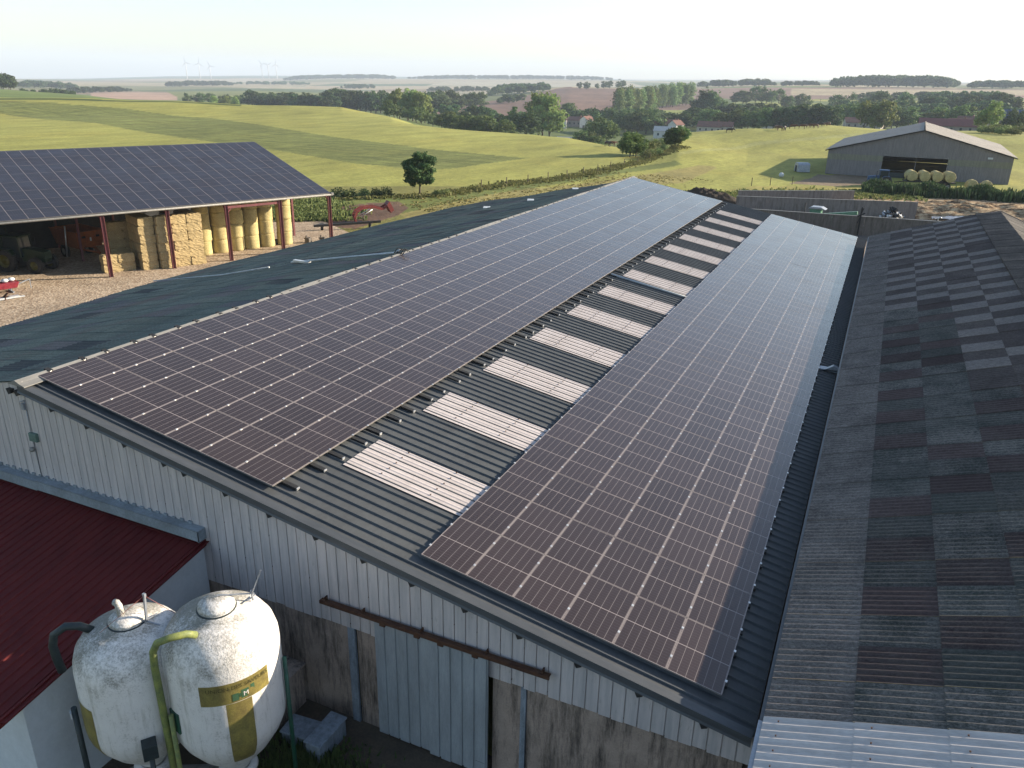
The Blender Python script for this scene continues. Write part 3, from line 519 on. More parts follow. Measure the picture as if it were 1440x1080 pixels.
# gable wall
def clad(x0,x1,ztop,zbot,y,pitch=.277,g=.028,d=.034):
    mb=MB();n=int(round((x1-x0)/pitch));pts=[]
    for i in range(n):
        a=x0+i*pitch;pts+=[(a,y-d),(a+pitch-g,y-d),(a+pitch-g*.75,y),(a+pitch-g*.25,y)]
    pts.append((x0+n*pitch,y-d));vs=[];jag=[random.uniform(-.02,.02) for _ in range(n+1)]
    for i,(x,yy) in enumerate(pts): vs.append((x,yy,(zbot(x) if callable(zbot) else zbot)+jag[i//4]))
    for x,yy in pts: vs.append((x,yy,ztop(x)))
    m=len(pts);mb.add(vs,[(i,i+1,m+i+1,m+i) for i in range(m-1)]);return mb
ft=lambda x:(rz(x)-.02 if x>0 else -.02+.21*x+.12*min(1,-x))
mb=clad(.06,19.34,ft,-4.39,-.45)
for i in range(69):
    x=.06+.277*i+.235
    for z in(-4.28,-3.35,-2.5,-1.6):
        if z<ft(x)-.15 and random.random()<.8: mb.box((x+random.uniform(-.01,.01),-.462,z+random.uniform(-.015,.015)),(.026,.03,.03),1)
bb(mb,'cladding',[MT['clad'],MT['rust']],fix=False)
mb=clad(-16.0,.06,lambda x:-.02+.21*x,-4.39,-.452);bb(mb,'cladding',MT['clad'],fix=False)
mb=MB()
for a,b in((-16,10.15),(10.42,11.02),(13.98,14.66),(14.80,19.30)): mb.box(((a+b)/2,-.34,(-4.30+G)/2),(b-a,.16,-4.30-G))
bb(mb,'concrete_wall',MT['conc'])
mb=MB();mb.box((19.36,28,-5.5),(.12,56,3.6));mb.box((9,56.0,-5.6),(20.6,.14,3.5));mb.box((-15.4,26,-5.9),(.14,51.6,2.7));mb.box((-7,51.8,-5.4),(15,.14,3.6))
mb.prism([(-.8,-3.9),(19.3,-3.9),(19.3,-3.72),(0,-.25),(-.8,-.25)],55.8,55.9)
bb(mb,'side_wall',MT['conc'])
for x in(10.285,14.73): bb(MB().box((x,-.44,(-4.36+G)/2),(.20 if x<12 else .12,.07,-4.36-G)).box((x,-.405,(-4.36+G)/2),(.10,.05,-4.36-G-.02)),'steel_post',MT['post'])
# sliding doors hung from a rusty rail
for a,b,yy in((11.03,12.52,-.545),(12.47,13.95,-.60)):
    mb=clad(a,b,lambda x:-3.84,lambda x:-6.78,yy,.297,.05,.03);mb2=clad(a,b,lambda x:-6.76,lambda x:-7.1,yy-.006,.297,.05,.03)
    mb.add(mb2.v,mb2.f);mb.box(((a+b)/2,yy+.02,-3.9),(b-a,.03,.09));mb.box(((a+b)/2,yy+.02,-7.02),(b-a,.03,.09));mb.box((a+.03,yy+.02,-5.5),(.05,.03,3.1));mb.box((b-.03,yy+.02,-5.5),(.05,.03,3.1))
    bb(mb,'sliding_door',MT['door'])
mb=MB();mb.box((12.48,-.66,-3.74),(5.78,.05,.085));mb.box((12.48,-.60,-3.715),(5.78,.10,.02))
for x in(9.7,10.75,12.3,13.9,15.2): mb.box((x,-.58,-3.68),(.03,.12,.10))
for x in(11.3,12.2,12.8,13.65): mb.box((x,-.64,-3.82),(.14,.05,.10))
bb(mb,'door_rail',MT['rust'])
for x in(-.41,-.1,1.18,2.44,3.73,5.03,5.67,6.94,8.23,9.54,10.82,12.06,13.36,14.63,15.93,17.21,18.5):
    z=rz(max(x,0))-.13;mb=MB();mb.prism([(x-.09,z),(x+.09,z),(x+.09,z-.10),(x-.02,z-.16)],-.60,-.45);bb(mb,'purlin_end',MT['black'])
# cable, junction box and lamp high on the gable
mb=MB();mb.tube([(.02,-.50,-.55),(.02,-.50,-1.5),(.06,-.50,-2.86)],.012,6);mb.tube([(-.2,-.5,-.62),(-.05,-.52,-.58),(.02,-.5,-.55)],.015,6)
mb.box((-.02,-.53,-.72),(.10,.07,.18));bb(mb,'gable_cable',MT['galv'])
bb(MB().box((.13,-.52,-1.60),(.30,.10,.24)),'junction_box',dirty('green_box',(.12,.20,.17),(.08,.12,.10),6.),bevel=.01)
bb(MB().lathe([(.0,-.05),(.06,-.05),(.08,.0),(.05,.06),(0,.07)],(.0,-.56,-1.98),12),'wall_lamp',MT['ridge'])
# white conduit: over the ridge and across the bare strip
mb=MB();mb.tube([(8.0,25.46,rz(8)+.09),(12.1,25.5,rz(12.1)+.09)],.05,8);bb(mb,'conduit',MT['white_pipe'])
mb=MB();mb.tube([(-.1,18.3,.17),(-.5,18.4,-.02),(-7.5,19.4,zl(-7.5,19.4)+.09)],.05,8);bb(mb,'conduit',MT['white_pipe'])
mb=MB();mb.box((-6.6,19.15,zl(-6.6,19.1)+.12),(1.0,.22,.10));bb(mb,'conduit_coupling',MT['alu'])
mb=MB();mb.tube([(-8.3,18.6,zl(-8.3,18.6)+.07),(-12,19.0,zl(-12,19)+.07),(-18.0,19.6,zl(-18,19.6)+.07)],.035,8);bb(mb,'conduit',MT['white_pipe'])
mb=MB()
for k in range(5): mb.tube([(-.35+.12*k,18.2,.02),(-.28+.12*k,18.35+.06*(k%2),.24),(-.15+.12*k,18.5,.1)],.022,6)
bb(mb,'cable_bundle',MT['black'])
for (x,y) in((-7.5,42.2),(-4.4,43.5),(-3.2,50)): bb(MB().box((x,y,zl(x,y)+.06),(.5,.9,.06),rz=.4),'patch_sheet',MT['white_pipe'])
bb(MB().prism([(18.9,rz(18.9)+.05),(19.5,rz(19.5)+.10),(19.5,rz(19.5)+.3),(19.25,rz(19.3)+.35)],21.3,21.55).box((19.0,21.5,rz(19)+.09),(.9,.4,.05)),'roof_scrap',MT['galv'])
# ---------------- old barn on the right ----------------
old=empty('old_barn',(27,20,G),0,'old barn at right roofed in dark patchwork of grey, green and reddish corrugated sheets','barn')
OS=.33;OX=19.6;OZ=-2.76
def zo(x,y=0): return OZ+OS*(x-OX)+.012*math.sin(y*.5+x)
OXS=[19.55,20.94,22.28,23.58,24.86,26.14]
ro=random.Random(5)
def colO(r,c):
    y=-.95+(r+.5)*1.062
    if c==0: return (.095,.082,.072,ro.uniform(.85,1.))
    k=(r+c*3+(r//3))%2
    if y>24+c*.6 and False: pass
    thr=28 if c in(1,2) else 15.5
    if y>thr:
        if (r+c)%2==0 and ro.random()<.82: return (.165,.142,.128,ro.uniform(.8,1.))
        return (.062,.048,.044,ro.uniform(.15,.45))
    if (r+ (c%2))%2==0 and ro.random()<.85: g=ro.uniform(.7,1.3);return (.064*g,.043*g,.040*g,ro.uniform(.0,.25))
    g=ro.uniform(.8,1.2);return (.042*g,.046*g,.040*g,ro.uniform(.2,.85))
sheets(lambda y:OXS,-.95,52.2,zo,1.062,.177,.029,colO,'fibre_cement_roof',MT['fibre_r'],old,.018,1,6)
def colT(r,c): g=ro.uniform(.9,1.1);return (.04*g,.039*g,.038*g,ro.uniform(.3,.6))
sheets(lambda y:[26.12,27.62],-.95,52.2,lambda x,y:zo(26.12)+.035+.2*(x-26.12),1.062,.177,.024,colT,'ridge_sheets',MT['fibre_r'],old,.03,1,6)
sheets(lambda y:[27.6,29.2,31,33,35],-.95,52.2,lambda x,y:zo(26.12)+.035+.3-.42*(x-27.62),1.062,.177,.024,colT,'far_slope',MT['fibre_r'],old,.02,-1,4)
# bare metal sheets at the near end
mb=MB();V=[];n=0
mm=[]
for c in range(5):
    xa,xb=(19.55,20.97,22.3,23.6,24.9)[c],(20.99,22.32,23.62,24.92,26.2)[c]
    ys=np.arange(-8.0,-.93,.177/6);vs=[(x,y,zo(x)+.012+.02*(c%2)*0+.026*max(math.cos(2*math.pi*(y+.95)/.177),-.55)+(.012 if x==xa else 0)) for x in(xa,xb) for y in ys];k=len(ys)
    mb.add(vs,[(i,i+1,k+i+1,k+i) for i in range(k-1)],0,True)
    for y in np.arange(-7.8,-1,.354):
        mb.box((xa+.25,float(y)+.02,zo(xa+.25)+.045),(.025,.025,.02),1)
bb(mb,'metal_sheets',[dirty('weathered_zinc',(.56,.51,.47),(.40,.365,.34),1.5,.45,.05,(.5,3,1),fine=.15),MT['rust']],old,fix=False)
mb=MB();mb.box((19.50,25.6,-2.98),(.03,53.2,.36));mb.box((19.53,25.6,-2.795),(.08,53.2,.03))
bb(mb,'eave_flashing',MT['verge'],old)
mb=MB();mb.box((19.49,-4.55,-3.02),(.03,7.1,.42));mb.box((19.52,-4.55,-2.80),(.09,7.1,.03));bb(mb,'eave_flashing',MT['galv'],old,label='bright metal eave flashing at the near end')
mb=MB();mb.box((19.66,22,-5.1),(.14,60,4.2));mb.box((27.3,52.0,-5.0),(15.3,.15,4.4));mb.prism([(19.6,-2.85),(27.6,-.15),(35,-3.2)],51.9,52.05);bb(mb,'wall',MT['conc'],old)
# ---------------- red-roofed annex ----------------
ann=empty('milking_annex',(0,-3,G),0,'low annex with a dark red ribbed roof and pale rendered walls against the gable','annex')
RS_=.181
def zr(x,y): return -3.24+RS_*(y+.58)
mb=MB();xs=np.arange(-12.6,5.96,.25);pr=[]
for x in xs:
    for dx,h in((0,0),(.17,0),(.19,.03),(.23,.03)): pr.append((x+dx,h))
pr.append((5.96,0));k=len(pr);vs=[(x,y,zr(x,y)+h) for y in(-6.0,-.47) for x,h in pr]
mb.add(vs,[(i,i+1,k+i+1,k+i) for i in range(k-1)])
bb(mb,'roof',MT['red_roof'],ann,fix=False)
mb=MB();mb.add([(5.94,-6.05,zr(0,-6.05)+.05),(5.94,-.46,zr(0,-.46)+.05),(6.0,-.46,zr(0,-.46)+.05),(6.0,-6.05,zr(0,-6.05)+.05),(6.0,-.46,zr(0,-.46)-.13),(6.0,-6.05,zr(0,-6.05)-.13)],[(0,3,2,1),(3,5,4,2)])
mb.box((-3.3,-.62,zr(0,-.6)+.055),(18.5,.24,.012));bb(mb,'roof_trim',MT['red_roof'],ann)
mb=MB();
for y0 in(0,): mb.prism([(0,0)]*3,0,0) if False else None
mb.add([(5.88,-5.5,G),(5.88,-.47,G),(5.88,-.47,zr(0,-.47)-.04),(5.88,-5.5,zr(0,-5.5)-.04),(-12.5,-5.5,G),(-12.5,-5.5,zr(0,-5.5)-.04),(-12.5,-.47,G),(-12.5,-.47,zr(0,-.47)-.04)],[(0,1,2,3),(0,3,5,4),(4,5,7,6)])
bb(mb,'wall',MT['render'],ann)
# metal upstand where the annex meets the gable
mb=MB();
for a,b,dz in((-12.5,.1,0.0),(.08,6.03,.03)):
    mb.prism([(a,-2.86+dz),(b,-2.86+dz),(b,-3.14+dz),(a,-3.14+dz)],-.74,-.72);mb.prism([(a,-2.85+dz),(b,-2.85+dz),(b,-2.87+dz),(a,-2.87+dz)],-.74,-.48)
mb.box((6.02,-.61,-2.99),(.02,.26,.28))
for i in range(46): mb.box((-6.9+i*.277,-.50,-2.80),(.12,.05,random.uniform(.04,.1)))
bb(mb,'abutment_flashing',dirty('old_lead_flashing',(.27,.31,.34),(.17,.19,.20),2.,.6,.1,fine=.2),ann)
# ---------------- feed silos ----------------
def m_silo():
    m=N('silo_glassfibre',.55,0,.35);v=m.co('Object')
    a=m.noise(v,1.3,6,.75);f=m.noise(v,22,5,.8)
    sx=m.n('SeparateXYZ');m.l(v,sx.inputs[0])
    up=m.ramp(sx.outputs[2],[(0.,0.),(1.,1.)])
    # algae: on the upper shoulder, stronger on the shady west side
    side=m.math('MULTIPLY_ADD',m.math('SUBTRACT',m.math('MULTIPLY',sx.outputs[1],.2),sx.outputs[0]),.22,.38)
    hgt=m.math('MULTIPLY_ADD',sx.outputs[2],.30,-1.02)
    k=m.math('ADD',m.math('ADD',m.math('MULTIPLY',a,.55),m.math('MULTIPLY',f,.55)),m.math('MULTIPLY',m.math('MINIMUM',m.math('MAXIMUM',hgt,0.),.45),side))
    g=m.ramp(k,[(.60,0.),(.76,.85)])
    c=m.mix(m.ramp(a,[(.3,0.),(.75,1.)]),(.74,.71,.67),(.62,.58,.54))
    c=m.mix(g,c,(.13,.125,.095));sp=m.ramp(m.noise(v,38,3,.6),[(.70,0.),(.75,.7)]);c=m.mix(sp,c,(.2,.19,.16))
    st=m.ramp(m.noise(m.co('Object',(5,5,.5)),1.6,5,.7),[(.52,0.),(.72,.6)]);c=m.mix(st,c,(.33,.31,.25))
    m.base(c);m.bump(m.noise(v,20,5,.7),.55,.03);return m.m
MT['silo']=m_silo()
MT['gold']=dirty('gold_decal',(.27,.22,.06),(.15,.12,.045),4.,.45,0,fine=.3)
MT['dgreen']=dirty('dark_green_paint',(.02,.095,.055),(.015,.05,.035),4.,.45)
MT['hose']=dirty('dark_hose',(.025,.04,.042),(.015,.02,.022),4.,.5)
MT['pipe_y']=dirty('lichened_green_pipe',(.24,.26,.07),(.11,.14,.06),5.,.6,0,fine=.3)
PROF=[(0,5.06),(.2,5.05),(.36,5.0),(.38,4.93),(.70,4.84),(.95,4.68),(1.11,4.43),(1.18,4.18),(1.2,3.95),(1.2,2.35),(1.17,2.1),(1.06,1.82),(.82,1.42),(.48,1.0),(.31,.80),(.28,.70)]
def rad(z):
    zs=[p[1] for p in PROF][::-1];r=[p[0] for p in PROF][::-1];return float(np.interp(z,zs,r))
VA=math.atan2(CAMY+3.2,CAMX-9.1)
def patch(mb,a0,a1,z0,z1,m=0,off=.006,n=14):
    zs=[z0+(z1-z0)*i/16 for i in range(17)];vs=[]
    for z in zs:
        for k in range(n+1):
            a=VA+math.radians(a0+(a1-a0)*k/n);r=rad(z)+off;vs.append((r*math.cos(a),r*math.sin(a),z))
    mb.add(vs,[(i*(n+1)+k,i*(n+1)+k+1,(i+1)*(n+1)+k+1,(i+1)*(n+1)+k) for i in range(16) for k in range(n)],m,True)
def silo(x,y,dz,label,sc=1.):
    t=empty('feed_silo',(x,y,G+dz),0,label,'silo','pair of feed silos in front of the gable');t.scale=(sc,sc,sc*(.93 if sc<.95 else 1))
    mb=MB().lathe(PROF,n=56);mb.build('body',MT['silo'],t)
    mb=MB().lathe([(.0,5.16),(.15,5.15),(.28,5.11),(.37,5.04),(.385,4.98),(.36,4.95)],n=32);mb.build('hatch_lid',MT['silo'],t);MB().lathe([(.37,4.945),(.405,4.95),(.405,4.915),(.37,4.92)],n=32).build('lid_seam',MT['hose'],t)
    mb=MB().lathe([(1.205,3.33),(1.235,3.33),(1.235,3.29),(1.205,3.29)],n=48);
    mb=MB().lathe([(.28,.66),(.42,.64),(.44,.56),(.30,.52),(.26,.30),(.40,.28),(.40,.20),(0,.20)],n=24);mb.build('outlet',MT['silo'],t)
    return t
s1=silo(9.1,-3.2,-.0,'white feed silo nearest the camera with a gold T-shaped band and faded lettering',.965);s1.location.z+=.08
s2=silo(7.42,-3.98,-.0,'white feed silo half hidden behind the nearer one, with an upright grey vent',.93);s2.location.z+=.22
def leg(t,a,r0,zt,mat,name='leg',w=.05,cap=None):
    x,y=r0*math.cos(a),r0*math.sin(a);mb=MB();mb.tube([(x,y,zt),(x,y,-.3)],w,12);o=mb.build(name,mat,t);return o
# big silo: legs in green, lettered band
leg(s1,VA+R(72),1.27,3.55,MT['dgreen']);leg(s1,VA+R(165),1.27,3.2,MT['dgreen']);leg(s1,VA+R(-105),1.27,3.2,MT['dgreen']);leg(s1,VA+R(-62),1.30,3.0,MT['pipe_y'])
mb=MB();patch(mb,-27,42,3.40,3.90,0,.006,20);mb.build('gold_band',[MT['gold']],s1,False);mb=MB();patch(mb,-4,21,1.62,3.395,0,.012);mb.build('gold_stripe',[MT['gold']],s1,False)
mb=MB();patch(mb,3,9,3.44,3.62,0,.011,4);patch(mb,11.5,19,3.46,3.66,0,.011,5);patch(mb,21,25,3.54,3.70,0,.011,4)
patch(mb,9.5,11,3.5,3.6,0,.011,2);mb.build('emblem',dirty('emblem_green',(.035,.10,.05),(.06,.12,.06),8.),s1,False)
def ring(a,z,rx,rzz,w,mat,name):
    mb=MB();vs=[];n=20
    for q in range(n+1):
        th=2*math.pi*q/n
        for s in(1,1-w):
            aa=VA+R(a+rx*s*math.cos(th));zz=z+rzz*s*math.sin(th);r=rad(zz)+.014;vs.append((r*math.cos(aa),r*math.sin(aa),zz))
    mb.add(vs,[(2*i,2*i+1,2*i+3,2*i+2) for i in range(n)]);mb.build(name,mat,s1,False)
ring(21,3.53,4.2,.095,1.,MT['gold'],'emblem_oval')
def letters(txt,a0,zc,size,mat,parent,name,off=.016):
    cu=bpy.data.curves.new('letters','FONT');cu.body=txt;cu.size=size;cu.resolution_u=2
    to=bpy.data.objects.new('letters',cu);col.objects.link(to);dg=bpy.context.evaluated_depsgraph_get();me=bpy.data.meshes.new_from_object(to.evaluated_get(dg))
    bpy.data.objects.remove(to)
    for v in me.vertices:
        a=VA+R(a0)+v.co.x/1.2;z=zc+v.co.y;r=rad(z)+off;v.co=(r*math.cos(a),r*math.sin(a),z)
    me.materials.clear();me.materials.append(mat);o=bpy.data.objects.new(name,me);col.objects.link(o);o.parent=parent
letters('UNION DES SAVEURS',-21,3.74,.135,dirty('faded_lettering',(.03,.028,.012),(.12,.10,.03),12.),s1,'lettering')
letters('M',13.2,3.50,.15,MT['silo'],s1,'emblem_letter')
# pipes, lever and vents
def pol(a,r,z): return (r*math.cos(VA+R(a)),r*math.sin(VA+R(a)),z)
mb=MB();P=[(-36,.78,4.83),(-40,.95,4.97),(-50,1.2,5.0),(-60,1.34,4.88),(-67,1.38,4.6),(-70,1.38,4.2),(-70,1.36,2.5),(-70,1.34,.0)]
mb.tube([pol(*p) for p in P],.075,12);mb.build('filling_pipe',MT['pipe_y'],s1)
mb=MB();mb.box(pol(-64,1.20,2.75),(.06,.32,.5),rz=VA+R(-64));mb.build('pipe_bracket',MT['dgreen'],s1)
mb=MB();mb.bar(pol(150,.05,5.19),pol(95,.78,5.02),.03,.02);mb.bar(pol(95,.74,4.86),pol(95,.72,5.12),.03);mb.bar(pol(95,.72,5.0),pol(88,.95,5.62),.024);mb.bar(pol(85,.62,4.95),pol(110,.85,4.84),.03,.015);mb.build('hatch_lever',MT['galv'],s1)
# second silo
leg(s2,VA+R(-82),1.33,3.0,MT['hose'],'leg',.06);leg(s2,VA+R(5),1.35,2.1,MT['hose'],'leg',.055);leg(s2,VA+R(120),1.27,3.0,MT['dgreen']);leg(s2,VA+R(-150),1.27,3.0,MT['dgreen'])
mb=MB();patch(mb,-78,-48,1.5,3.3,0,.006);mb.build('gold_decal',MT['gold'],s2,False)
mb=MB();mb.box(pol(5,1.36,2.32),(.30,.30,.40),rz=VA+R(5));mb.build('post_box',MT['hose'],s2,bevel=.015)
mb=MB();mb.box(pol(-82,1.41,2.82),(.03,.12,.16),rz=VA+R(-80));mb.build('white_label',MT['render'],s2)
mb=MB();mb.tube([pol(-100,.72,4.78),pol(-97,.95,4.98),pol(-97,1.2,5.02),pol(-97,1.45,4.85),pol(-97,1.52,4.55),pol(-97,1.5,4.2),pol(-97,1.45,3.8)],.09,12);mb.build('filling_pipe',MT['hose'],s2)
mb=MB();mb.tube([pol(-60,.10,5.08),pol(-60,.12,5.42),pol(-75,.14,5.50),pol(-90,.18,5.50)],.075,12);mb.build('vent_elbow',MT['silo'],s2)
mb=MB();mb.bar(pol(60,.45,4.95),pol(60,.50,5.68),.045);mb.box(pol(60,.50,5.70),(.07,.05,.07));mb.bar(pol(30,.35,4.97),pol(90,.6,4.93),.03);mb.bar(pol(60,.25,5.0),pol(60,.75,4.88),.03);mb.build('hatch_mast',MT['galv'],s2)
mb=MB();mb.tube([pol(60,.50,5.68),pol(-60,.6,4.98)],.006,5);mb.tube([pol(60,.50,5.68),pol(88,1.05,4.75)],.006,5);mb.build('pull_cord',dirty('red_cord',(.35,.12,.10),(.25,.1,.08)),s2)
# foot of the gable: low concrete block wall, grey tanks, planks, weeds
def thing(name,mb,mats,label,cat,group=None,bevel=0.,loc=None,kind=None):
    o=mb.build(name,mats,None,True,bevel)
    return tag(o,label,cat,group,kind)
thing('retaining_wall',MB().box((7.6,-1.3,-6.62),(2.3,1.6,1.16)).box((7.6,-1.3,-6.02),(2.4,1.7,.06)),MT['conc'],'low dark concrete ramp block behind the nearer silo','concrete block')
def tank(x,y,w,d,h,rz_,label):
    t=empty('lidded_crate',(x,y,G),rz_,label,'crate');MB().box((0,0,h/2),(w,d,h)).build('tub',MT['post'],t,bevel=.03);MB().box((0,0,h+.03),(w+.06,d+.06,.05)).build('lid',MT['post'],t,bevel=.02);return t
tank(10.12,-1.45,.42,1.0,.50,.0,'grey lidded crate standing on the weeds left of the sliding door')
tank(9.45,-1.5,.8,.55,.32,.1,'lower blue-grey crate half in the weeds behind the lidded one')
mb=MB();
for i in range(9): 
    x=random.uniform(6.3,9.0);y=random.uniform(-4.6,-2.4);a=random.uniform(-.5,1.4);L=random.uniform(.6,1.8)
    mb.box((x,y,G+.05+.03*i),(L,.09,.04),rz=a)
thing('scrap_planks',mb,MT['ridge'],'loose planks and scrap lying under the silos','scrap')
mb=MB()
for i in range(2600):
    x=random.gauss(10.2,.75);y=random.gauss(-2.4,.55)
    if y>-1.0: continue
    h=random.uniform(.08,.34)*(1.1 if y<-1.6 else .6);a=random.uniform(0,6.28);dx,dy=.035*math.cos(a),.035*math.sin(a);lx,ly=random.uniform(-.1,.1),random.uniform(-.1,.1)
    mb.add([(x-dx,y-dy,G),(x+dx,y+dy,G),(x+lx+dx*.6,y+ly,G+h),(x+lx-dx*.2,y+ly,G+h*1.05)],[(0,1,2,3)])
tag(mb.build('weeds',LEAF[0],None,False),kind='stuff')
# ---------------- hay shed ----------------
HA=math.atan2(.92253,.38593)-math.pi/2        # local +Y runs along the front, local -X is... see below
u2=Vector((.38593,.92253,0));n2=Vector((-.92253,.38593,0));HO=Vector((-33.29,28.81,G))
HM=Matrix(((u2.x,n2.x,0,HO.x),(u2.y,n2.y,0,HO.y),(0,0,1,HO.z),(0,0,0,1)))
HR=math.atan2(u2.y,u2.x)
def hw(s,d,z=0.): return HM@Vector((s,d,z))
shed=empty('hay_shed',HO,HR,'open-fronted hay shed with maroon posts under a dark blue solar roof','shed')
def hb(mb,name,mat,fix=True,bevel=0.): return mb.build(name,mat,shed,fix,bevel)
S0,S1=-22.,19.6;HS=3.54/14.65
for k in (-4,-2,0,1,2,3,4):
    s=k*4.845;mb=MB()
    for dx in(-.12,.12): mb.box((s+dx,0,2.35),(.03,.24,4.7))
    mb.box((s,0,2.35),(.162,.012,4.7));mb.box((s,0,.01),(.3,.3,.02));mb.bar((s,0,4.2),(s,.7,4.8),.12)
    hb(mb,'post',MT['maroon'])
    for d in(7.2,14.2):hb(MB().box((s,d,(4.6+HS*d)/2),(.18,.18,4.6+HS*d)),'post',MT['maroon'])
    hb(MB().bar((s,0,4.72),(s,14.6,4.72+HS*14.6),.12,.26),'rafter',MT['maroon'])
hb(MB().box((12.1,.02,4.52),(4.6,.14,.20)).bar((9.75,.02,4.05),(10.2,.02,4.5),.08),'tie_beam',MT['maroon'])
mb=MB();
for d in(.05,3,6,9,12,14.5): mb.box(((S0+S1)/2,d,4.80+HS*d),(S1-S0,.10,.12))
hb(mb,'purlin',MT['maroon'])
mb=MB();mb.tube([(S0,-.22,4.84),(S1+.1,-.22,4.84)],.085,10);mb.box((S1+.02,-.2,4.90),(.22,.22,.22));hb(mb,'gutter',MT['ridge'])
T=lambda d:4.90+HS*(d+.1)
mb=MB();mb.prism([(-.12,4.90),(14.75,4.90+HS*14.87),(14.75,4.86+HS*14.87),(-.12,4.86)],S0,S1,M=Matrix(((0,1,0),(1,0,0),(0,0,1))))
mb.prism([(14.75,4.90+HS*14.87),(22,6.6),(22,6.56),(14.75,4.86+HS*14.87)],S0,S1,M=Matrix(((0,1,0),(1,0,0),(0,0,1))));hb(mb,'roof',MT['steel_roof'])
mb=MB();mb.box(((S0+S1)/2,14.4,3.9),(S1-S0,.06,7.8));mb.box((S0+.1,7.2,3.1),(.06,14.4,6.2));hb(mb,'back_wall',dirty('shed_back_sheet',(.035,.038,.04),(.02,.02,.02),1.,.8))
ps=panel_mesh('shed_panel',MT['panel_shed']);rm=Matrix.Rotation(math.atan(HS),4,'X');SWAP=Matrix(((0,-1,0,0),(1,0,0,0),(0,0,1,0),(0,0,0,1)))
ms=[]
cH=math.cos(math.atan(HS))
for j in range(39):
    for i in range(8):
        s=S1-.03-(j+1)*1.06;d=-.08+i*1.86*cH
        ms.append((Matrix.Translation((s,d,T(d)+.04))@rm@Matrix.Rotation(jr.gauss(0,.001),4,'X')@Matrix.Diagonal((.92,1.042,1.,1.)),))
order=sorted(ms,key=lambda m:(HM@m[0].translation-camp).length)
for (m,) in order[:100]:
    o=bpy.data.objects.new('shed_solar_panel',ps);col.objects.link(o);o.parent=shed;o.matrix_basis=m
o=merged([m[0] for m in order[100:]],ps,'shed_solar_panels',[MT['panel_shed'],MT['frame']],None);o.parent=shed;tag(o,'solar panels farther along the shed roof',kind='stuff')
# square straw bales
def sq_mesh(w,d,h,seed):
    rr_=random.Random(seed);mb=MB();nx,ny,nz=8,8,5;import bmesh
    bm=bmesh.new();bmesh.ops.create_cube(bm,size=1.);bmesh.ops.subdivide_edges(bm,edges=bm.edges,cuts=7,use_grid_fill=True)
    for v in bm.verts:
        c=v.co;k=1-.05*(abs(2*c.x)**6)*(abs(2*c.z)**6)
        gx=.018*math.cos(c.x*math.pi*6)*(abs(c.z)>.49)
        v.co=Vector((c.x*w*k+rr_.gauss(0,.012),c.y*d*k+rr_.gauss(0,.012),c.z*h*k+rr_.gauss(0,.010)+gx+h/2))
    me=bpy.data.meshes.new('straw_bale');bm.to_mesh(me);bm.free();me.materials.append(MT['straw']);return me
BM=[sq_mesh(1.20,.9,.70,i) for i in range(4)];BM2=[sq_mesh(1.0,.9,.70,i+9) for i in range(3)]
def sqb(s,d,k,grp,label,first=[0],mesh=None):
    o=bpy.data.objects.new('straw_bale',(mesh or random.choice(BM)));col.objects.link(o);o.location=hw(s+random.uniform(-.05,.05),d+random.uniform(-.05,.05),.02+.70*k)
    o.rotation_euler=(random.choice((0,math.pi)) if False else 0,0,HR+random.uniform(-.03,.03)+random.choice((0,math.pi)));tag(o,label,'straw bale',grp)
LAY=['bottom','second','third','fourth','fifth','top']
for k in range(2):
    for s in(.55,1.72): sqb(s,1.85,k,'bales of the low stack by the second post',('lower ' if k==0 else 'upper ')+('left' if s<1 else 'right')+' square bale of the low two-layer stack in the shed')
for k in range(6):
    for d in(1.15,2.1,3.05): sqb(3.32 if d<2 else 3.36,d,k,'bales of the left tall stack',('front','middle','rear')[int(d)-1 if d<3 else 2]+' square bale, '+LAY[k]+' layer, narrower tall stack between two shed posts')
for k in range(6):
    for s in(4.6,5.8,7.0):
        for d in((.75,1.7,2.65) if s>6.5 else (.75,)): sqb(s,d,k,'bales of the right tall stack',{4.6:'left',5.8:'centre',7.0:'right'}[s]+(' front' if d<1 else ' middle' if d<2 else ' rear')+' square bale, '+LAY[k]+' layer, wider tall stack behind shed post')
for k in range(5):
    for s in(2.0,3.2,4.4): sqb(s,4.4,k,'bales stacked deeper in the shed',{2.0:'left',3.2:'centre',4.4:'right'}[s]+' square bale, '+LAY[k]+' layer, shadowed stack deeper in the shed')
# round bales
def rb_mesh(r,h,seed,axis='Z'):
    rr_=random.Random(seed);mb=MB();n=28;prof=[(0,0),(r*.9,.0),(r*.99,.05)]+[(r*(1+rr_.gauss(0,.008)),.05+(h-.1)*i/10) for i in range(1,10)]+[(r*.99,h-.05),(r*.9,h),(0,h)]
    mb.lathe(prof,n=n)
    for i,v in enumerate(mb.v):
        a=math.atan2(v[1],v[0]);k=1+.02*math.sin(3*a+seed)+rr_.gauss(0,.004);mb.v[i]=(v[0]*k,v[1]*k,v[2])
    me=mb.mesh('round_bale',MT['hay']);return me
RB=[rb_mesh(.69,1.24,i) for i in range(4)]
names=['leftmost column','second column from left','third column from left','fourth column from left','second column from right','rightmost column']
cs=[(9.0,3.9),(10.5,3.9),(12.05,4.0),(13.5,4.1),(14.95,4.1),(16.75,4.0)]
for i,(s,d) in enumerate(cs):
    for k in range(4 if i==5 else 4):
        o=bpy.data.objects.new('round_bale',random.choice(RB));col.objects.link(o);q=hw(s+random.uniform(-.06,.06),d+random.uniform(-.06,.06),1.235*k*.97);o.location=q;o.rotation_euler=(0,0,random.uniform(0,6))
        tag(o,'%s round hay bale in the %s of the shed'%(('bottom','second lowest','second highest','top')[k],names[i]),'round bale','round hay bales stacked on end in the shed')
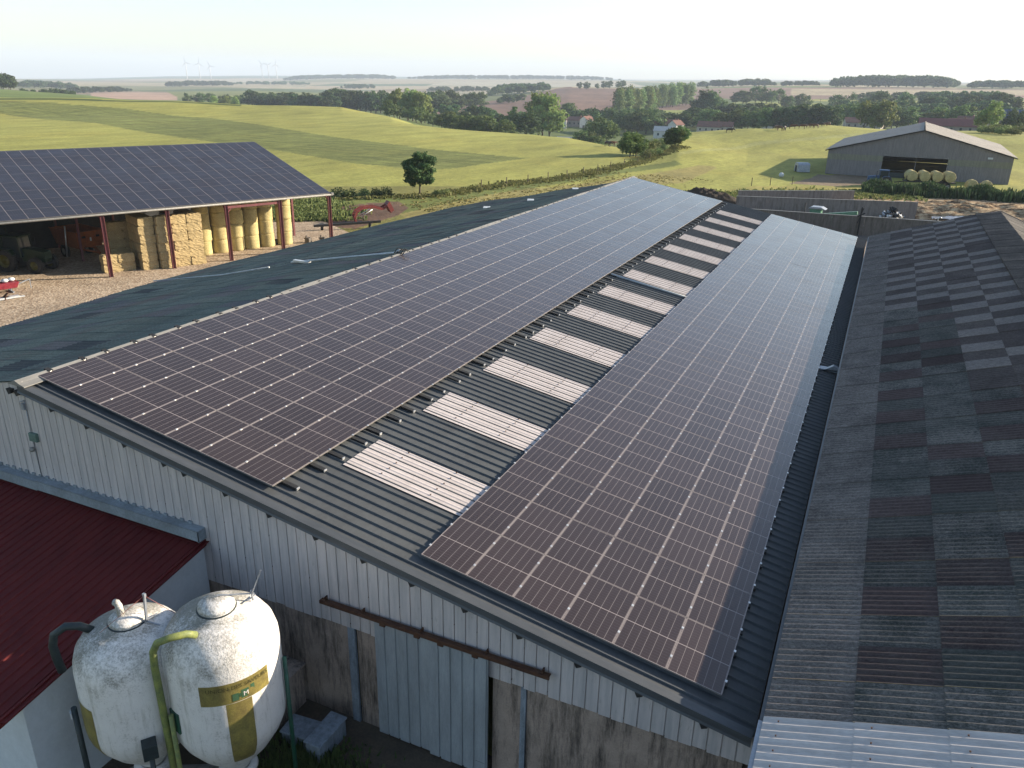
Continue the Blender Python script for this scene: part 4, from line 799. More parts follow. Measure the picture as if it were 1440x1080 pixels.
# wheels helper
MT['tyre']=dirty('tyre_rubber',(.02,.02,.02),(.05,.045,.04),6.,.85)
def wheel(parent,c,r,w,rim,name='wheel'):
    o=empty(name,c);o.parent=parent;n=28
    mb=MB().lathe([(r*.58,-w/2),(r*.93,-w/2),(r,-w*.35),(r,w*.35),(r*.93,w/2),(r*.58,w/2),(r*.58,-w/2)],n=n,axis='Y')
    for k in range(n):
        a=2*math.pi*k/n;mb.box((r*1.0*math.sin(a),0,r*1.0*math.cos(a)),(.05*r*2,w*.9,.03*r*2),M=Matrix.Rotation(a,3,'Y'))
    mb.build('tyre',MT['tyre'],o);MB().lathe([(0,-w*.2),(r*.2,-w*.25),(r*.25,-w*.1),(r*.5,-w*.1),(r*.6,-w*.42),(r*.6,w*.42),(r*.5,w*.1),(r*.25,w*.1),(r*.2,w*.25),(0,w*.2)],n=20,axis='Y').build('rim',rim,o)
    return o
def tractor(loc,rzz,paintm,rim,label,sc=1.):
    t=empty('tractor',loc,rzz,label,'tractor');t.scale=(sc,)*3
    mb=MB();mb.prism([(.5,.75),(2.35,.75),(2.45,1.0),(2.4,1.55),(1.3,1.75),(.5,1.75)],-.38,.38);mb.build('bonnet',paintm,t,bevel=.05)
    MB().box((.6,0,.8),(3.4,.5,.5)).box((2.1,0,.65),(.3,1.3,.2)).box((-.3,0,.9),(.5,1.4,.35)).build('chassis',MT['black'],t)
    gl=N('cab_glass',.08,0,.6);gl.base((.02,.03,.035));
    MB().prism([(-.75,1.1),(.65,1.1),(.55,2.55),(-.65,2.55)],-.62,.62).build('cab_window',gl.m,t)
    mb=MB()
    for x,x2 in((-.78,-.68),(.68,.57)):
        for y in(-.64,.64): mb.bar((x,y,1.1),(x2,y,2.6),.07)
    mb.box((-.05,0,2.64),(1.55,1.4,.14));mb.build('cab_roof',paintm,t,bevel=.03)
    for y in(-.82,.82): MB().prism([(-1.3,1.35),(-.9,1.72),(0,1.72),(.3,1.35),(.25,1.3),(-.05,1.62),(-.85,1.62),(-1.25,1.3)],y-.22,y+.22).build('mudguard',paintm,t)
    for y in(-.85,.85): wheel(t,(-.5,y,.85),.85,.48,rim);wheel(t,(1.85,y*.95,.58),.58,.36,rim)
    MB().tube([(1.1,.45,1.5),(1.1,.45,2.5)],.04,8).build('exhaust',MT['black'],t)
    return t
blue=paint('blue_paint',(.03,.09,.20));rimw=paint('pale_rim',(.5,.48,.42));green=paint('deep_green_paint',(.02,.09,.03));rimy=paint('yellow_rim',(.12,.11,.02))
# inside the shed: tractor, second tractor and orange tipping trailer
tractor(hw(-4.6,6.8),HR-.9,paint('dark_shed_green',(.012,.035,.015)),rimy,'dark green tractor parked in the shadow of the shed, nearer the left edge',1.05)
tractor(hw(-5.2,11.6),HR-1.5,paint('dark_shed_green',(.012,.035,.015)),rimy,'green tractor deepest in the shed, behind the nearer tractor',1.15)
ot=empty('tipping_trailer',hw(.55,9.6),HR-1.35,'orange tipping trailer backed into the dark shed','trailer');orange=paint('orange_paint',(.42,.12,.03),.5,.6)
mb=MB();mb.add([(-1.9,-1.0,1.0),(1.7,-1.0,1.0),(1.7,1.0,1.0),(-1.9,1.0,1.0),(-2.3,-1.2,2.35),(2.1,-1.2,2.35),(2.1,1.2,2.35),(-2.3,1.2,2.35)],[(0,1,2,3),(0,1,5,4),(1,2,6,5),(2,3,7,6),(3,0,4,7)])
for y in(-.95,-.35,.35,.95): mb.bar((1.72,y,1.0),(2.14,y*1.18,2.38),.08)
mb.bar((2.12,-1.25,2.36),(2.12,1.25,2.36),.1);mb.bar((-2.3,-1.22,2.36),(2.1,-1.22,2.36),.08);mb.bar((-2.3,1.22,2.36),(2.1,1.22,2.36),.08);mb.build('tipping_body',orange,ot,False)
for y in(-.55,.55): MB().box((1.98,y,1.95),(.04,.42,.22)).build('front_opening',MT['black'],ot)
MB().box((1.95,0,1.7),(.05,.12,.3)).build('number_sign',MT['render'],ot)
MB().bar((-1.8,-.5,.85),(1.6,-.5,.85),.12).bar((-1.8,.5,.85),(1.6,.5,.85),.12).bar((1.5,-.5,.82),(3.1,0,.7),.12).bar((1.5,.5,.82),(3.1,0,.7),.12).bar((3.0,0,.75),(3.0,0,.1),.08).build('frame',orange,ot)
for y in(-1.0,1.0): wheel(ot,(-.6,y,.5),.5,.34,rimw)
tag(MB().tube([tuple(hw(-.9,8.3,.3)),tuple(hw(-.75,8.0,2.9))],.06,8).build('pale_pole',MT['alu'],None),'pale pole leaning left of the orange trailer in the shed','pole')
# left edge of the yard: red machine under a white sheet, plank beside
rm_=empty('seed_machine',(-36.0,21.2,G),HR+.1,'red farm implement with white sacks on top at the left edge of the gravel yard','implement');redm=paint('red_paint',(.26,.025,.04))
mb=MB();mb.prism([(-1.5,.35),(1.5,.35),(1.7,.75),(-1.7,.75)],-.45,.45);mb.build('hopper',redm,rm_,bevel=.03)
mb=MB()
for i in range(7): 
    x=-1.4+i*.46;mb.lathe([(0,-.13),(.16,-.1),(.25,0),(.18,.11),(0,.14)],(x,random.uniform(-.15,.15),.88),10)
mb.build('white_sacks',MT['render'],rm_);mb=MB()
for x in(-1.2,1.2): mb.bar((x,0,.0),(x,0,.4),.1);mb.bar((x,-.5,.06),(x,.5,.06),.12)
mb.bar((1.7,0,.5),(2.5,0,.75),.07);mb.bar((2.5,0,.75),(2.5,0,.05),.05);mb.build('frame',MT['galv'],rm_)
thing('white_plank',MB().box((-34.0,20.5,G+.14),(2.2,.4,.12),rz=HR+.15).box((-33.9,21.0,G+.08),(1.9,.2,.06),rz=HR+.1),MT['white_pipe'],'pale plank lying on the gravel beside the red implement','plank')
thing('rusty_scrap',MB().bar((-34.2,20.6,G+.05),(-33.8,20.9,G+.5),.12).bar((-34.3,21,G+.1),(-33.7,20.7,G+.3),.1).box((-34,20.8,G+.1),(.5,.4,.2)),MT['rust'],'small brown piece of scrap iron on the gravel at the left edge','scrap')
for i,(x,y) in enumerate([(-29.2,47.2),(-28.2,48.1),(-31.4,45.0)]):
    mb=MB();mb.bar((x,y,G),(x+.1,y,G+.7),.12);mb.box((x+.2,y+.1,G+.25),(.5,.4,.5),rz=.3*i);mb.bar((x-.2,y,G+.4),(x+.4,y+.2,G+.5),.1)
    thing('concrete_offcut',mb,MT['silage_conc'],['small grey concrete offcuts left of the last shed post','small grey concrete offcut beside the last shed post','single concrete offcut on gravel near the fourth shed post'][i],'rubble')
# red loader arm lying behind the green roof
ar=empty('loader_arm',(-30.6,60.0,G-.25),.9,'curved red front loader arm lying on the dirt behind the green roof','loader arm')
ar.scale=(.8,.8,.8);redo=paint('faded_red_paint',(.22,.04,.035),.6,.6)
mb=MB();pth=[(-2.3,1.15),(-2.0,1.9),(-1.2,2.35),(.4,2.45),(1.6,2.1),(2.4,2.5)]
for y in(-.5,.5):
    for a,b in zip(pth[:-1],pth[1:]): mb.bar((a[0],y,a[1]),(b[0],y,b[1]),.14,.34)
mb.bar((-2.1,-.5,1.8),(-2.1,.5,1.8),.14);mb.bar((1.6,-.5,2.1),(1.6,.5,2.1),.14);mb.build('arm',redo,ar)
mb=MB();mb.prism([(2.2,2.6),(2.6,3.1),(3.2,1.9),(2.8,1.5)],-.7,.7);mb.bar((-2.3,-.4,1.3),(-2.0,-.4,0),.2);mb.bar((-2.3,.4,1.3),(-1.9,.4,0),.2);mb.build('bracket',redo,ar)
MB().tube([(-1.5,.5,1.2),(.2,.5,2.1)],.05,8).tube([(-1.5,-.5,1.2),(.2,-.5,2.1)],.05,8).build('hydraulic_ram',MT['alu'],ar)
thing('dark_beam',MB().bar((-32.5,52.6,G+.5),(-27.6,57.5,G+.7),.28,.22).bar((-32,53.3,G),(-32,53.3,G+.5),.2).bar((-28.5,56.8,G),(-28.5,56.8,G+.6),.2),MT['black'],'long dark beam propped behind the green roof in front of the red loader arm','beam')
# ---------------- silage clamps behind the barn ----------------
def swall(x0,y0,x1,y1,h,label,mt='silage_pale'):
    t=empty('silage_wall',((x0+x1)/2,(y0+y1)/2,G),math.atan2(y1-y0,x1-x0),label,'silage wall');L=math.hypot(x1-x0,y1-y0);k=max(1,int(L/3.2))
    for i in range(k):
        a=-L/2+L*i/k;b=-L/2+L*(i+1)/k;mb=MB();mb.prism([(a+.012,0),(b-.012,0),(b-.012,h+random.uniform(-.015,.015)),(a+.012,h)],-.09+random.uniform(-.01,.01),.09);mb.build('wall_panel',MT[mt],t)
    MB().box((0,0,h+.03),(L,.24,.05)).build('coping',MT['ridge'],t)
    return t
wa=swall(5.6,78.7,28.5,80.9,2.0,'nearest grey concrete silage wall with green staining, just beyond the solar roof','silage_conc')
swall(3.65,88.9,24,95.6,2.0,'middle concrete silage wall, its left end showing behind the roof corner')
swall(2.9,94.6,16.5,103.3,2.0,'farthest concrete silage wall along the grass verge')
thing('iron_stake',MB().bar((18.2,79.7,G),(18.25,79.75,G+3.0),.14).bar((17.9,79.7,G+2.0),(18.6,79.8,G+2.4),.12).bar((18.0,79.6,G+1.3),(18.4,79.8,G+2.9),.07),MT['black'],'dark iron stake bolted to the middle of the nearest silage wall','stake')
for x,y,l in((25.6,80.6,'left'),(27.2,80.8,'right')): thing('white_hook',MB().tube([(x,y,G+1.9),(x,y,G+2.35),(x+.15,y,G+2.5),(x+.3,y,G+2.35)],.05,8),MT['alu'],'small white hook on top of the nearest silage wall, %s of the pair'%l,'hook')
# green machine with white cab roof
gm=empty('handler',(14.0,83.4,G-.75),-.12,'green telescopic handler with a white cab roof behind the nearest silage wall','handler');gpale=paint('pale_green_paint',(.10,.25,.16))
mb=MB();mb.prism([(-1.8,.6),(1.9,.6),(1.9,1.9),(.7,2.1),(-1.8,1.6)],-.9,.9);mb.build('body',gpale,gm,bevel=.05)
MB().box((-.6,.3,2.2),(1.2,1.0,1.0)).build('cab_window',gpale,gm);MB().prism([(-1.4,2.72),(-1.1,2.95),(.0,2.95),(.5,2.7)],-.35,.95).build('cab_roof',MT['galv'],gm,bevel=.04)
MB().bar((-1.4,-.5,1.9),(3.9,-.5,2.75),.35,.35).build('boom',gpale,gm);MB().bar((-1.9,.6,1.2),(-1.9,.6,3.2),.08).build('exhaust',MT['black'],gm)
for x in(-1.2,1.3):
    for y in(-.95,.95): wheel(gm,(x,y,.6),.6,.4,rimw)
# heap of weighting tyres and film, green tarpaulin
mb=MB();rr_=random.Random(8)
for i in range(150):
    a=rr_.uniform(0,6.28);q=rr_.random()**.6;x=q*2.6*math.cos(a);y=q*2.2*math.sin(a);z=(1-q)*2.1+.2;s=rr_.uniform(.18,.5);M=Matrix.Rotation(rr_.uniform(0,3),3,Vector((rr_.random(),rr_.random(),rr_.random())).normalized())
    mb.box((x,y,z),(s*1.6,s,s*.35),1 if rr_.random()<.3 else (2 if rr_.random()<.3 else 0),M=M)
o=mb.build('film_heap',[MT['black'],MT['render'],MT['galv']],None);o.location=(21.3,85.5,G);tag(o,'heap of crumpled black and white silage film behind the nearest wall','film heap')
mb=MB();n=12
mb.lathe([(0,1.15),(.7,1.1),(1.3,.7),(1.6,.0)],n=14);o=mb.build('green_tarpaulin',MT['dgreen'],None);o.location=(23.6,83.6,G);tag(o,'small dark green tarpaulin mound right of the film heap','tarpaulin')
# straw and earth mounds
def mound(x,y,lx,ly,h,seed,mat,label,cat,name,rzz=0.):
    rr_=random.Random(seed);n=46;V=[];ph=[(rr_.uniform(.5,5),rr_.uniform(.5,5),rr_.uniform(0,6),rr_.uniform(0,6)) for _ in range(14)]
    for j in range(n+1):
        for i in range(n+1):
            a=i/n*2-1;b=j/n*2-1;e=max(0,1-a*a)*max(0,1-b*b);z=h*e**.55
            z+=e*sum(h*.16/(1+.25*k)*math.sin(p[0]*(k+1)*a*2+p[2])*math.sin(p[1]*(k+1)*b*2+p[3]) for k,p in enumerate(ph))
            V.append((a*lx/2,b*ly/2,max(z,-.05)))
    mb=MB();mb.add(V,[(j*(n+1)+i,j*(n+1)+i+1,(j+1)*(n+1)+i+1,(j+1)*(n+1)+i) for j in range(n) for i in range(n)],0,True)
    o=mb.build(name,mat,None,False);o.location=(x,y,G);o.rotation_euler=(0,0,rzz);tag(o,label,cat);return o
mound(31,101,30,9,1.5,1,MT['litter'],'long low heap of brown and straw-coloured litter in front of the reeds','straw heap','straw_heap',.1)
mound(33,88,18,8,1.3,2,MT['litter'],'nearer brown litter heap just beyond the ridge of the old barn','straw heap','straw_heap')
mound(19.5,100,12,5,.8,6,MT['litter'],'thin straw heap left of the long litter heap','straw heap','straw_heap')
mb=MB();V=[]
for j in range(9):
    for i in range(31): 
        x=i/30*13;V.append((x,j/8*(1.2+1.6*math.sin(x*.24+.4)**2)+.9*math.sin(x*.35),.25+.12*math.sin(x*2.1+j)+.05*math.sin(x*5+j*2)))
mb.add(V,[(j*31+i,j*31+i+1,(j+1)*31+i+1,(j+1)*31+i) for j in range(8) for i in range(30)],0,True)
o=mb.build('silage_sheet',MT['galv'],None,False);o.location=(26.0,93.0,G+.3);o.rotation_euler=(0,0,.25);tag(o,'pale grey plastic sheet laid across the litter','plastic sheet')
mound(-1.5,96,9,3.2,1.5,4,dirty('dark_manure',(.03,.022,.018),(.06,.045,.03),3.,.95,0,bump=.8),'dark manure heap at the edge of the grass beyond the far end of the panels','manure heap','manure_heap',.35)
# ---------------- far barn ----------------
W2=29.0;BA=R(-1.5);fb=empty('field_barn',(9.78,145.83,G),BA,'wide grey timber-clad barn standing in the field with a pale fibre cement roof','barn')
wood_=dirty('weathered_cladding',(.225,.205,.20),(.16,.15,.145),1.2,.85,0,(3,3,.4),fine=.2);woodg=dirty('green_stained_cladding',(.24,.235,.17),(.17,.165,.13),1.2,.85,0,(3,3,.4),fine=.2)
def fbm(mb,name,mat,fix=True): return mb.build(name,mat,fb,fix)
DL=38.;eh,rh,rx=4.3,8.15,W2*.515
zt=lambda x: eh+(rh-eh)*x/rx if x<rx else rh-(rh-eh-.15)*(x-rx)/(W2-rx)
def strip(x0,x1,z0,z1,mat,name):
    mb=MB();n=max(1,int((x1-x0)/.25));pts=[]
    for i in range(n+1):
        x=x0+(x1-x0)*i/n;pts+=[(x,-.03),(min(x+.2,x1),-.03),(min(x+.21,x1),0)]
    pts=[p for p in pts if p[0]<=x1];vs=[(x,y,z0) for x,y in pts]+[(x,y,(z1(x) if callable(z1) else z1)) for x,y in pts];m=len(pts);mb.add(vs,[(i,i+1,m+i+1,m+i) for i in range(m-1)]);return fbm(mb,name,mat,False)
ox0,ox1=9.2,19.4
strip(0,ox0,0,2.6,wood_,'cladding');strip(0,ox0,2.55,3.6,woodg,'cladding');strip(ox1,W2,0,2.6,wood_,'cladding');strip(ox1,W2,2.55,3.6,woodg,'cladding')
strip(0,W2,3.6,lambda x:zt(x)-.05,wood_,'gable_cladding')
strip(0,W2,3.59,lambda x:3.62,wood_,'gable_cladding')
dk=dirty('barn_inside',(.05,.045,.045),(.03,.03,.03),2.,.9)
fbm(MB().prism([(0,0),(W2,0),(W2,eh-.1),(rx,rh-.1),(0,eh-.1)],DL-.1,DL).box((.04,DL/2,eh/2),(.08,DL,eh)).box((W2-.04,DL/2,eh/2),(.08,DL,eh)),'side_wall',wood_)
fbm(MB().box((ox0+5.3,-.02,1.8),(.16,.2,3.6)),'post',MT['silage_conc']);fbm(MB().box((ox0+5.1,.35,.45),(10.2,.1,.9)).box((ox0+5.1,.3,1.25),(10.2,.06,.08)),'feed_barrier',MT['hose'])
def m_far():
    m=N('pale_fibre_cement',.85,0,.3);v=m.co('Object');at=m.n('Attribute');at.attribute_name='sheet';at.attribute_type='GEOMETRY'
    c=m.mix(1.,at.outputs['Color'],m.ramp(m.noise(m.co('Object',(.4,3,1)),1.5,6,.7),[(.3,.8),(.7,1.15)]),'MULTIPLY');m.base(c);return m.m
MT['fibre_far']=m_far();rf=random.Random(2)
def colF(r,c):
    g=rf.uniform(.93,1.07)*(0.82 if (r%5==2) else 1);return (.36*g,.33*g,.29*g,.2)
o=sheets(lambda y:[-.5+(rx+.5)*k/7 for k in range(8)],-.35,DL+.3,lambda x,y:eh+(rh-eh)*x/rx+.05,1.1,.22,.02,colF,'roof_slope',MT['fibre_far'],fb,.02,1,4)
sheets(lambda y:[rx+(W2+.5-rx)*k/7 for k in range(8)],-.35,DL+.3,lambda x,y:rh-(rh-eh-.15)*(x-rx)/(W2-rx)+.05,1.1,.22,.02,colF,'roof_slope',MT['fibre_far'],fb,.02,-1,4)
for c in fb.children: c.matrix_parent_inverse=Matrix.Identity(4)
fbm(MB().bar((-.5,-.38,eh-.22),(rx,-.38,rh-.02),.06,.16).bar((rx,-.38,rh-.02),(W2+.5,-.38,eh-.05),.06,.16),'barge_board',MT['black'])
fbm(MB().tube([(rx,-.4,rh+.07),(rx,DL+.35,rh+.07)],.14,8),'ridge_cap',MT['silage_conc'])
fbm(MB().box((25.6,-.1,4.1),(.75,.12,.28)),'white_sign',MT['render'])
# blue tractor and flat trailer of bales in front of the barn
def gnd(x,y): return float(ground_z(x,y))
trl=tractor((19.6,130.6,G),math.pi+.1,blue,rimw,'blue tractor hitched to the bale trailer in front of the field barn',.95)
ft_=empty('bale_trailer',(26.6,132.2,G),.2,'long dark flatbed trailer carrying round bales in front of the field barn','trailer')
MB().box((-.3,0,1.0),(7.4,2.3,.14)).bar((-3.9,0,.9),(-5.4,0,.7),.14).bar((-3.9,-1.1,1.0),(-3.9,-1.1,1.9),.08).bar((-3.9,1.1,1.0),(-3.9,1.1,1.9),.08).build('flatbed',MT['black'],ft_)
for x in(1.2,2.3):
    for y in(-.9,.9): wheel(ft_,(x,y,.45),.45,.3,rimw)
MB().box((-.6,-1.25,.62),(1.1,.05,.5)).build('side_locker',MT['galv'],ft_)
RBH=[rb_mesh(.80,1.2,i+20) for i in range(3)]
def hb_(x,y,z,a,label,grp):
    o=bpy.data.objects.new('round_bale',random.choice(RBH));col.objects.link(o);o.location=(x,y,z);o.rotation_euler=(R(90),0,a);tag(o,label,'round bale',grp)
pos=['first','second','third','fourth']
for i in range(4):
    for j in(0,1):
        p=Matrix.Rotation(.2,3,'Z')@Vector((-3.2+1.85*i,-.55+1.25*j,0));hb_(26.6+p.x,132.2+p.y+.6,G+1.07+.80,.2,'round bale on the trailer, %s from the tractor, %s row'%(pos[i],'near' if j==0 else 'far'),'round bales loaded on the trailer')
hb_(32.2,133.8,G+.8,.35,'round bale on the ground just right of the trailer','round bales beside the trailer');hb_(34.3,133.4,G+.8,.2,'round bale on the ground farthest right, half behind the reeds','round bales beside the trailer')
# calf hutch, ball feeder and fence stakes near the barn
ch=empty('calf_hutch',(5.6,147.0,gnd(5.6,147)),-1.2,'small pale grey calf hutch in the shadow left of the field barn','hutch')
MB().prism([(-1.3,0),(1.3,0),(1.2,1.3),(.6,1.6),(-.6,1.6),(-1.2,1.3)],-1.1,1.1).build('shell',MT['galv'],ch,bevel=.05);MB().box((0,-1.12,.55),(1.0,.03,1.1)).build('opening',MT['black'],ch)
mb=MB();mb.lathe([(0,0),(.3,.03),(.42,.3),(.40,.55),(.25,.75),(0,.8)],n=16);o=mb.build('white_drum',MT['render'],None);o.location=(3.5,134.5,gnd(3.5,134));tag(o,'small white drum on the grass at the edge of the barn shadow','drum')
# ---------------- vegetation ----------------
def crown(kind,seed,nleaf,leaf):
    rr_=random.Random(seed);L=[]
    if kind==4:
        for i in range(15): z=.12+.82*i/14;L.append((rr_.gauss(0,.035),rr_.gauss(0,.035),z,.07+.15*math.sin(math.pi*min(1,(z*.92)))**.8*rr_.uniform(.7,1.1),.085))
    elif kind==5:
        for i in range(9): a=rr_.uniform(0,6.28);q=rr_.random()**.5*.55;h=rr_.uniform(.35,.75);L.append((q*math.cos(a),q*math.sin(a),h*.7,rr_.uniform(.22,.34),h*.45))
    else:
        w=(.30,.27,.26,.28)[kind];n=(26,24,24,20)[kind]
        L.append((0,0,.54,w*.8,.27))
        for i in range(n):
            a=rr_.uniform(0,6.28);t=rr_.uniform(-.85,1);q=w*math.sqrt(max(0,1-t*t))*rr_.uniform(.75,1.12)
            L.append((q*math.cos(a),q*math.sin(a),.57+.33*t*rr_.uniform(.8,1.05),rr_.uniform(.07,.15),rr_.uniform(.055,.12)))
        if kind in(2,3):
            for i in range(5): a=rr_.uniform(0,6.28);L.append((.14*math.cos(a),.14*math.sin(a),rr_.uniform(.75,.9),.08,.13))
    V=[];F=[];tot=sum(l[3]**2 for l in L)
    for l in L:
        for _ in range(int(nleaf*l[3]**2/tot)+1):
            d=Vector((rr_.gauss(0,1),rr_.gauss(0,1),rr_.gauss(0,1)));d.normalize();q=rr_.random()**.25*rr_.uniform(.85,1.12)*(1.2 if rr_.random()<.12 else 1)
            p=Vector((l[0]+d.x*l[3]*q,l[1]+d.y*l[3]*q,l[2]+d.z*l[4]*q))
            if p.z<(.02 if kind==5 else .09): continue
            nrm=(d+Vector((rr_.gauss(0,.55),rr_.gauss(0,.55),rr_.gauss(0,.55)+.25))).normalized();t=nrm.orthogonal().normalized();t.rotate(Matrix.Rotation(rr_.uniform(0,6.28),3,nrm));b=nrm.cross(t)
            s=leaf*rr_.uniform(.6,1.35);k=len(V);V+=[p-t*s-b*s*.55,p+t*s*.9-b*s*.6,p+t*s+b*s*.55+nrm*s*.25,p-t*s*.85+b*s*.6];F.append((k,k+1,k+2,k+3))
    return V,F
def trunk_mb(kind,seed,h=.6,r=.022):
    rr_=random.Random(seed);mb=MB();lean=(rr_.uniform(-.02,.02),rr_.uniform(-.02,.02))
    mb.tube([(0,0,-.04),(0,0,.02),(lean[0],lean[1],.25),(lean[0]*2,lean[1]*2,h)],[r*1.5,r,r*.8,r*.3],7)
    for i in range(6):
        a=i*1.05+rr_.uniform(0,.6);z=.2+.07*i;mb.tube([(lean[0],lean[1],z),(.12*math.cos(a),.12*math.sin(a),z+.12),(.2*math.cos(a),.2*math.sin(a),z+.22)],[r*.5,r*.3,r*.1],5)
    return mb
PROTO={}
for kind in range(6):
    PROTO[kind]=[]
    for sd in range(4):
        V,F=crown(kind,sd*7+kind,(1700,1700,1700,1300,1800,800)[kind],(.026,.026,.024,.026,.021,.045)[kind])
        me=bpy.data.meshes.new('crown');me.from_pydata([tuple(v) for v in V],[],F);me.materials.append(LEAF[kind]);me.update()
        tm=trunk_mb(kind,sd,.85 if kind==4 else .6,.014 if kind==5 else .02).mesh('trunk',MT['bark']);PROTO[kind].append((me,tm))
LB={0:('broadleaf tree','tree'),1:('dark dense tree','tree'),2:('pale green tree','tree'),3:('loose-crowned tree','tree'),4:('tall poplar','poplar'),5:('low bush','bush')}
KEYS={'wood_left':'on the skyline at the far left edge','row_left':'in the row beyond the left field crest','bright_left':'lit brightly in the row beyond the left field crest','wood_centre':'in the valley wood below the wind turbines','wood_dark':'in the dark middle of the valley wood','pale_clump':'in the tall pale clump standing before the dark wood','pale_clump_low':'at the foot of the tall pale clump','wood_mid':'in the wood left of the ploughed brown field','hedge_row':'in the row along the mown field crest','round_pair':'in the round dark pair before the ploughed field','hedge_row_low':'low in the row right of the round pair','big_dark':'big and rounded, left of the white houses','tall_pale':'standing tall left of the white houses','field_edge':'low along the field edge below the white houses','by_house':'between the first white houses','valley_a':'just right of the first white houses','valley_b':'in the lower valley row near the shed roof','valley_c':'in the back valley row below the poplars','ridge_clump':'in the clump on top of the ploughed hill','poplar_front':'in the nearer poplar stand right of the ploughed field','poplar_back':'in the farther poplar stand','near_clump':'in the left near clump ending the hedge','near_bushes':'joining the two near clumps','near_clump_right':'in the right near clump ending the hedge','near_shrubs':'in front of the two near clumps','dark_clump':'in the dark clump right of the second white houses','tall_group':'in the tall group above the dark clump','valley_d':'behind the pasture with the cows','field_trees':'around the bright paddock on the hillside','field_trees_b':'along the pale stubble field','slope_trees':'scattered over the bright slope','dark_hedge':'in the tall dark hedge behind the cows','slope_right':'high on the right slope behind the field barn','valley_right':'behind the field barn roof','pale_right':'just left of the field barn ridge','band_right_low':'in the lower band right of the field barn ridge','village_trees':'among the red-roofed houses at right','big_bright':'large and sunlit at the right edge above the hedge','big_bright_side':'smaller, leaning on the large sunlit tree','right_edge':'at the very right edge before the blue barn','hedge_right':'in the hedge down to the field barn at right','hedge_right_b':'in the second hedge line at right'}
ORD=['first','second','third','fourth','fifth','sixth','seventh','eighth','ninth','tenth','eleventh','twelfth','thirteenth','fourteenth','fifteenth','sixteenth','seventeenth','eighteenth']
def lab(nm,i,n,key):
    if n==1: return nm+' '+key
    return ('leftmost ' if i==0 else 'rightmost ' if i==n-1 else ORD[i]+' ')+nm+(' ' if i in(0,n-1) else ' from left ')+key
def place_tree(x,y,h,kind,label,cat,grp,w=1.):
    me,tm=random.choice(PROTO[kind]);t=bpy.data.objects.new('bush' if kind==5 else 'poplar_tree' if kind==4 else 'tree',None);t.empty_display_size=.3;col.objects.link(t)
    t.location=(x,y,gnd(x,y)-(.12*h if kind in(0,1,2,3) and h>4 else .1));t.rotation_euler=(0,0,random.uniform(0,6.28));s=h;t.scale=(s*w*random.uniform(.9,1.15),s*w*random.uniform(.9,1.15),s)
    tag(t,label,cat,grp)
    for n_,m_ in(('crown',me),('trunk',tm)):
        o=bpy.data.objects.new(n_,m_);col.objects.link(o);o.parent=t
for a,b,n,h0,h1,kind,key,jit,w_ in TREES:
    L=math.hypot(b[0]-a[0],b[1]-a[1]);cx,cy=(a[0]+b[0])/2-CAMX,(a[1]+b[1])/2-CAMY;D=math.hypot(cx,cy);ux,uy=cx/D,cy/D
    for i in range(n):
        t=(i+.5)/n+random.uniform(-.3,.3)/n;x=a[0]+(b[0]-a[0])*t;y=a[1]+(b[1]-a[1])*t;q=random.uniform(-1,1)*jit*D
        place_tree(x+ux*q,y+uy*q,random.uniform(h0,h1),kind,lab(LB[kind][0],i,n,KEYS[key]),LB[kind][1],'trees '+KEYS[key],w_*(1.15 if kind in(0,1,3) else 1.))
# distant woods: each one mass
SMALL=[]
for sd in range(4):
    V,F=crown(sd%2,sd+50,260,.06);SMALL.append((np.array([tuple(v) for v in V]),np.array(F)))
for a,b,n,h0,h1,key in WOODS:
    VV=[];FF=[];k=0;cx,cy=(a[0]+b[0])/2-CAMX,(a[1]+b[1])/2-CAMY;D=math.hypot(cx,cy);ux,uy=cx/D,cy/D
    for i in range(n):
        V,F=SMALL[i%4];t=random.random();x=a[0]+(b[0]-a[0])*t;y=a[1]+(b[1]-a[1])*t;q=random.uniform(0,1)*.045*D;x+=ux*q;y+=uy*q;h=random.uniform(h0,h1)*(1-.45*abs(2*t-1)**6);w_=1.25*h*(1.6 if D>4000 else 1.15)
        an=random.uniform(0,6.28);c,s=math.cos(an)*w_,math.sin(an)*w_;P=np.stack([V[:,0]*c-V[:,1]*s+x,V[:,0]*s+V[:,1]*c+y,(V[:,2]-.08)*h*1.05+gnd(x,y)],1);VV.append(P);FF.append(F+k);k+=len(V)
    me=bpy.data.meshes.new('distant_wood');me.from_pydata(np.concatenate(VV).tolist(),[],np.concatenate(FF).tolist());me.materials.append(LEAF[1]);o=bpy.data.objects.new('distant_wood',me);col.objects.link(o);tag(o,kind='stuff')
# the lone tree
lt=empty('walnut_tree',(-37.4,81.7,gnd(-37.4,81.7)-.05),0,'lone dark green round-crowned tree standing at the ditch beside the mown field','tree')
V,F=crown(0,77,9000,.019);me=bpy.data.meshes.new('crown');me.from_pydata([(v.x*1.06*6.1,v.y*1.06*6.1,(v.z*.98+.0)*5.9) for v in V],[],F);me.materials.append(LEAFTREE);o=bpy.data.objects.new('crown',me);col.objects.link(o);o.parent=lt
mb=trunk_mb(0,5,.62,.022);mb.v=[(x*6,y*6,z*6) for x,y,z in mb.v];mb.build('trunk',MT['bark'],lt)
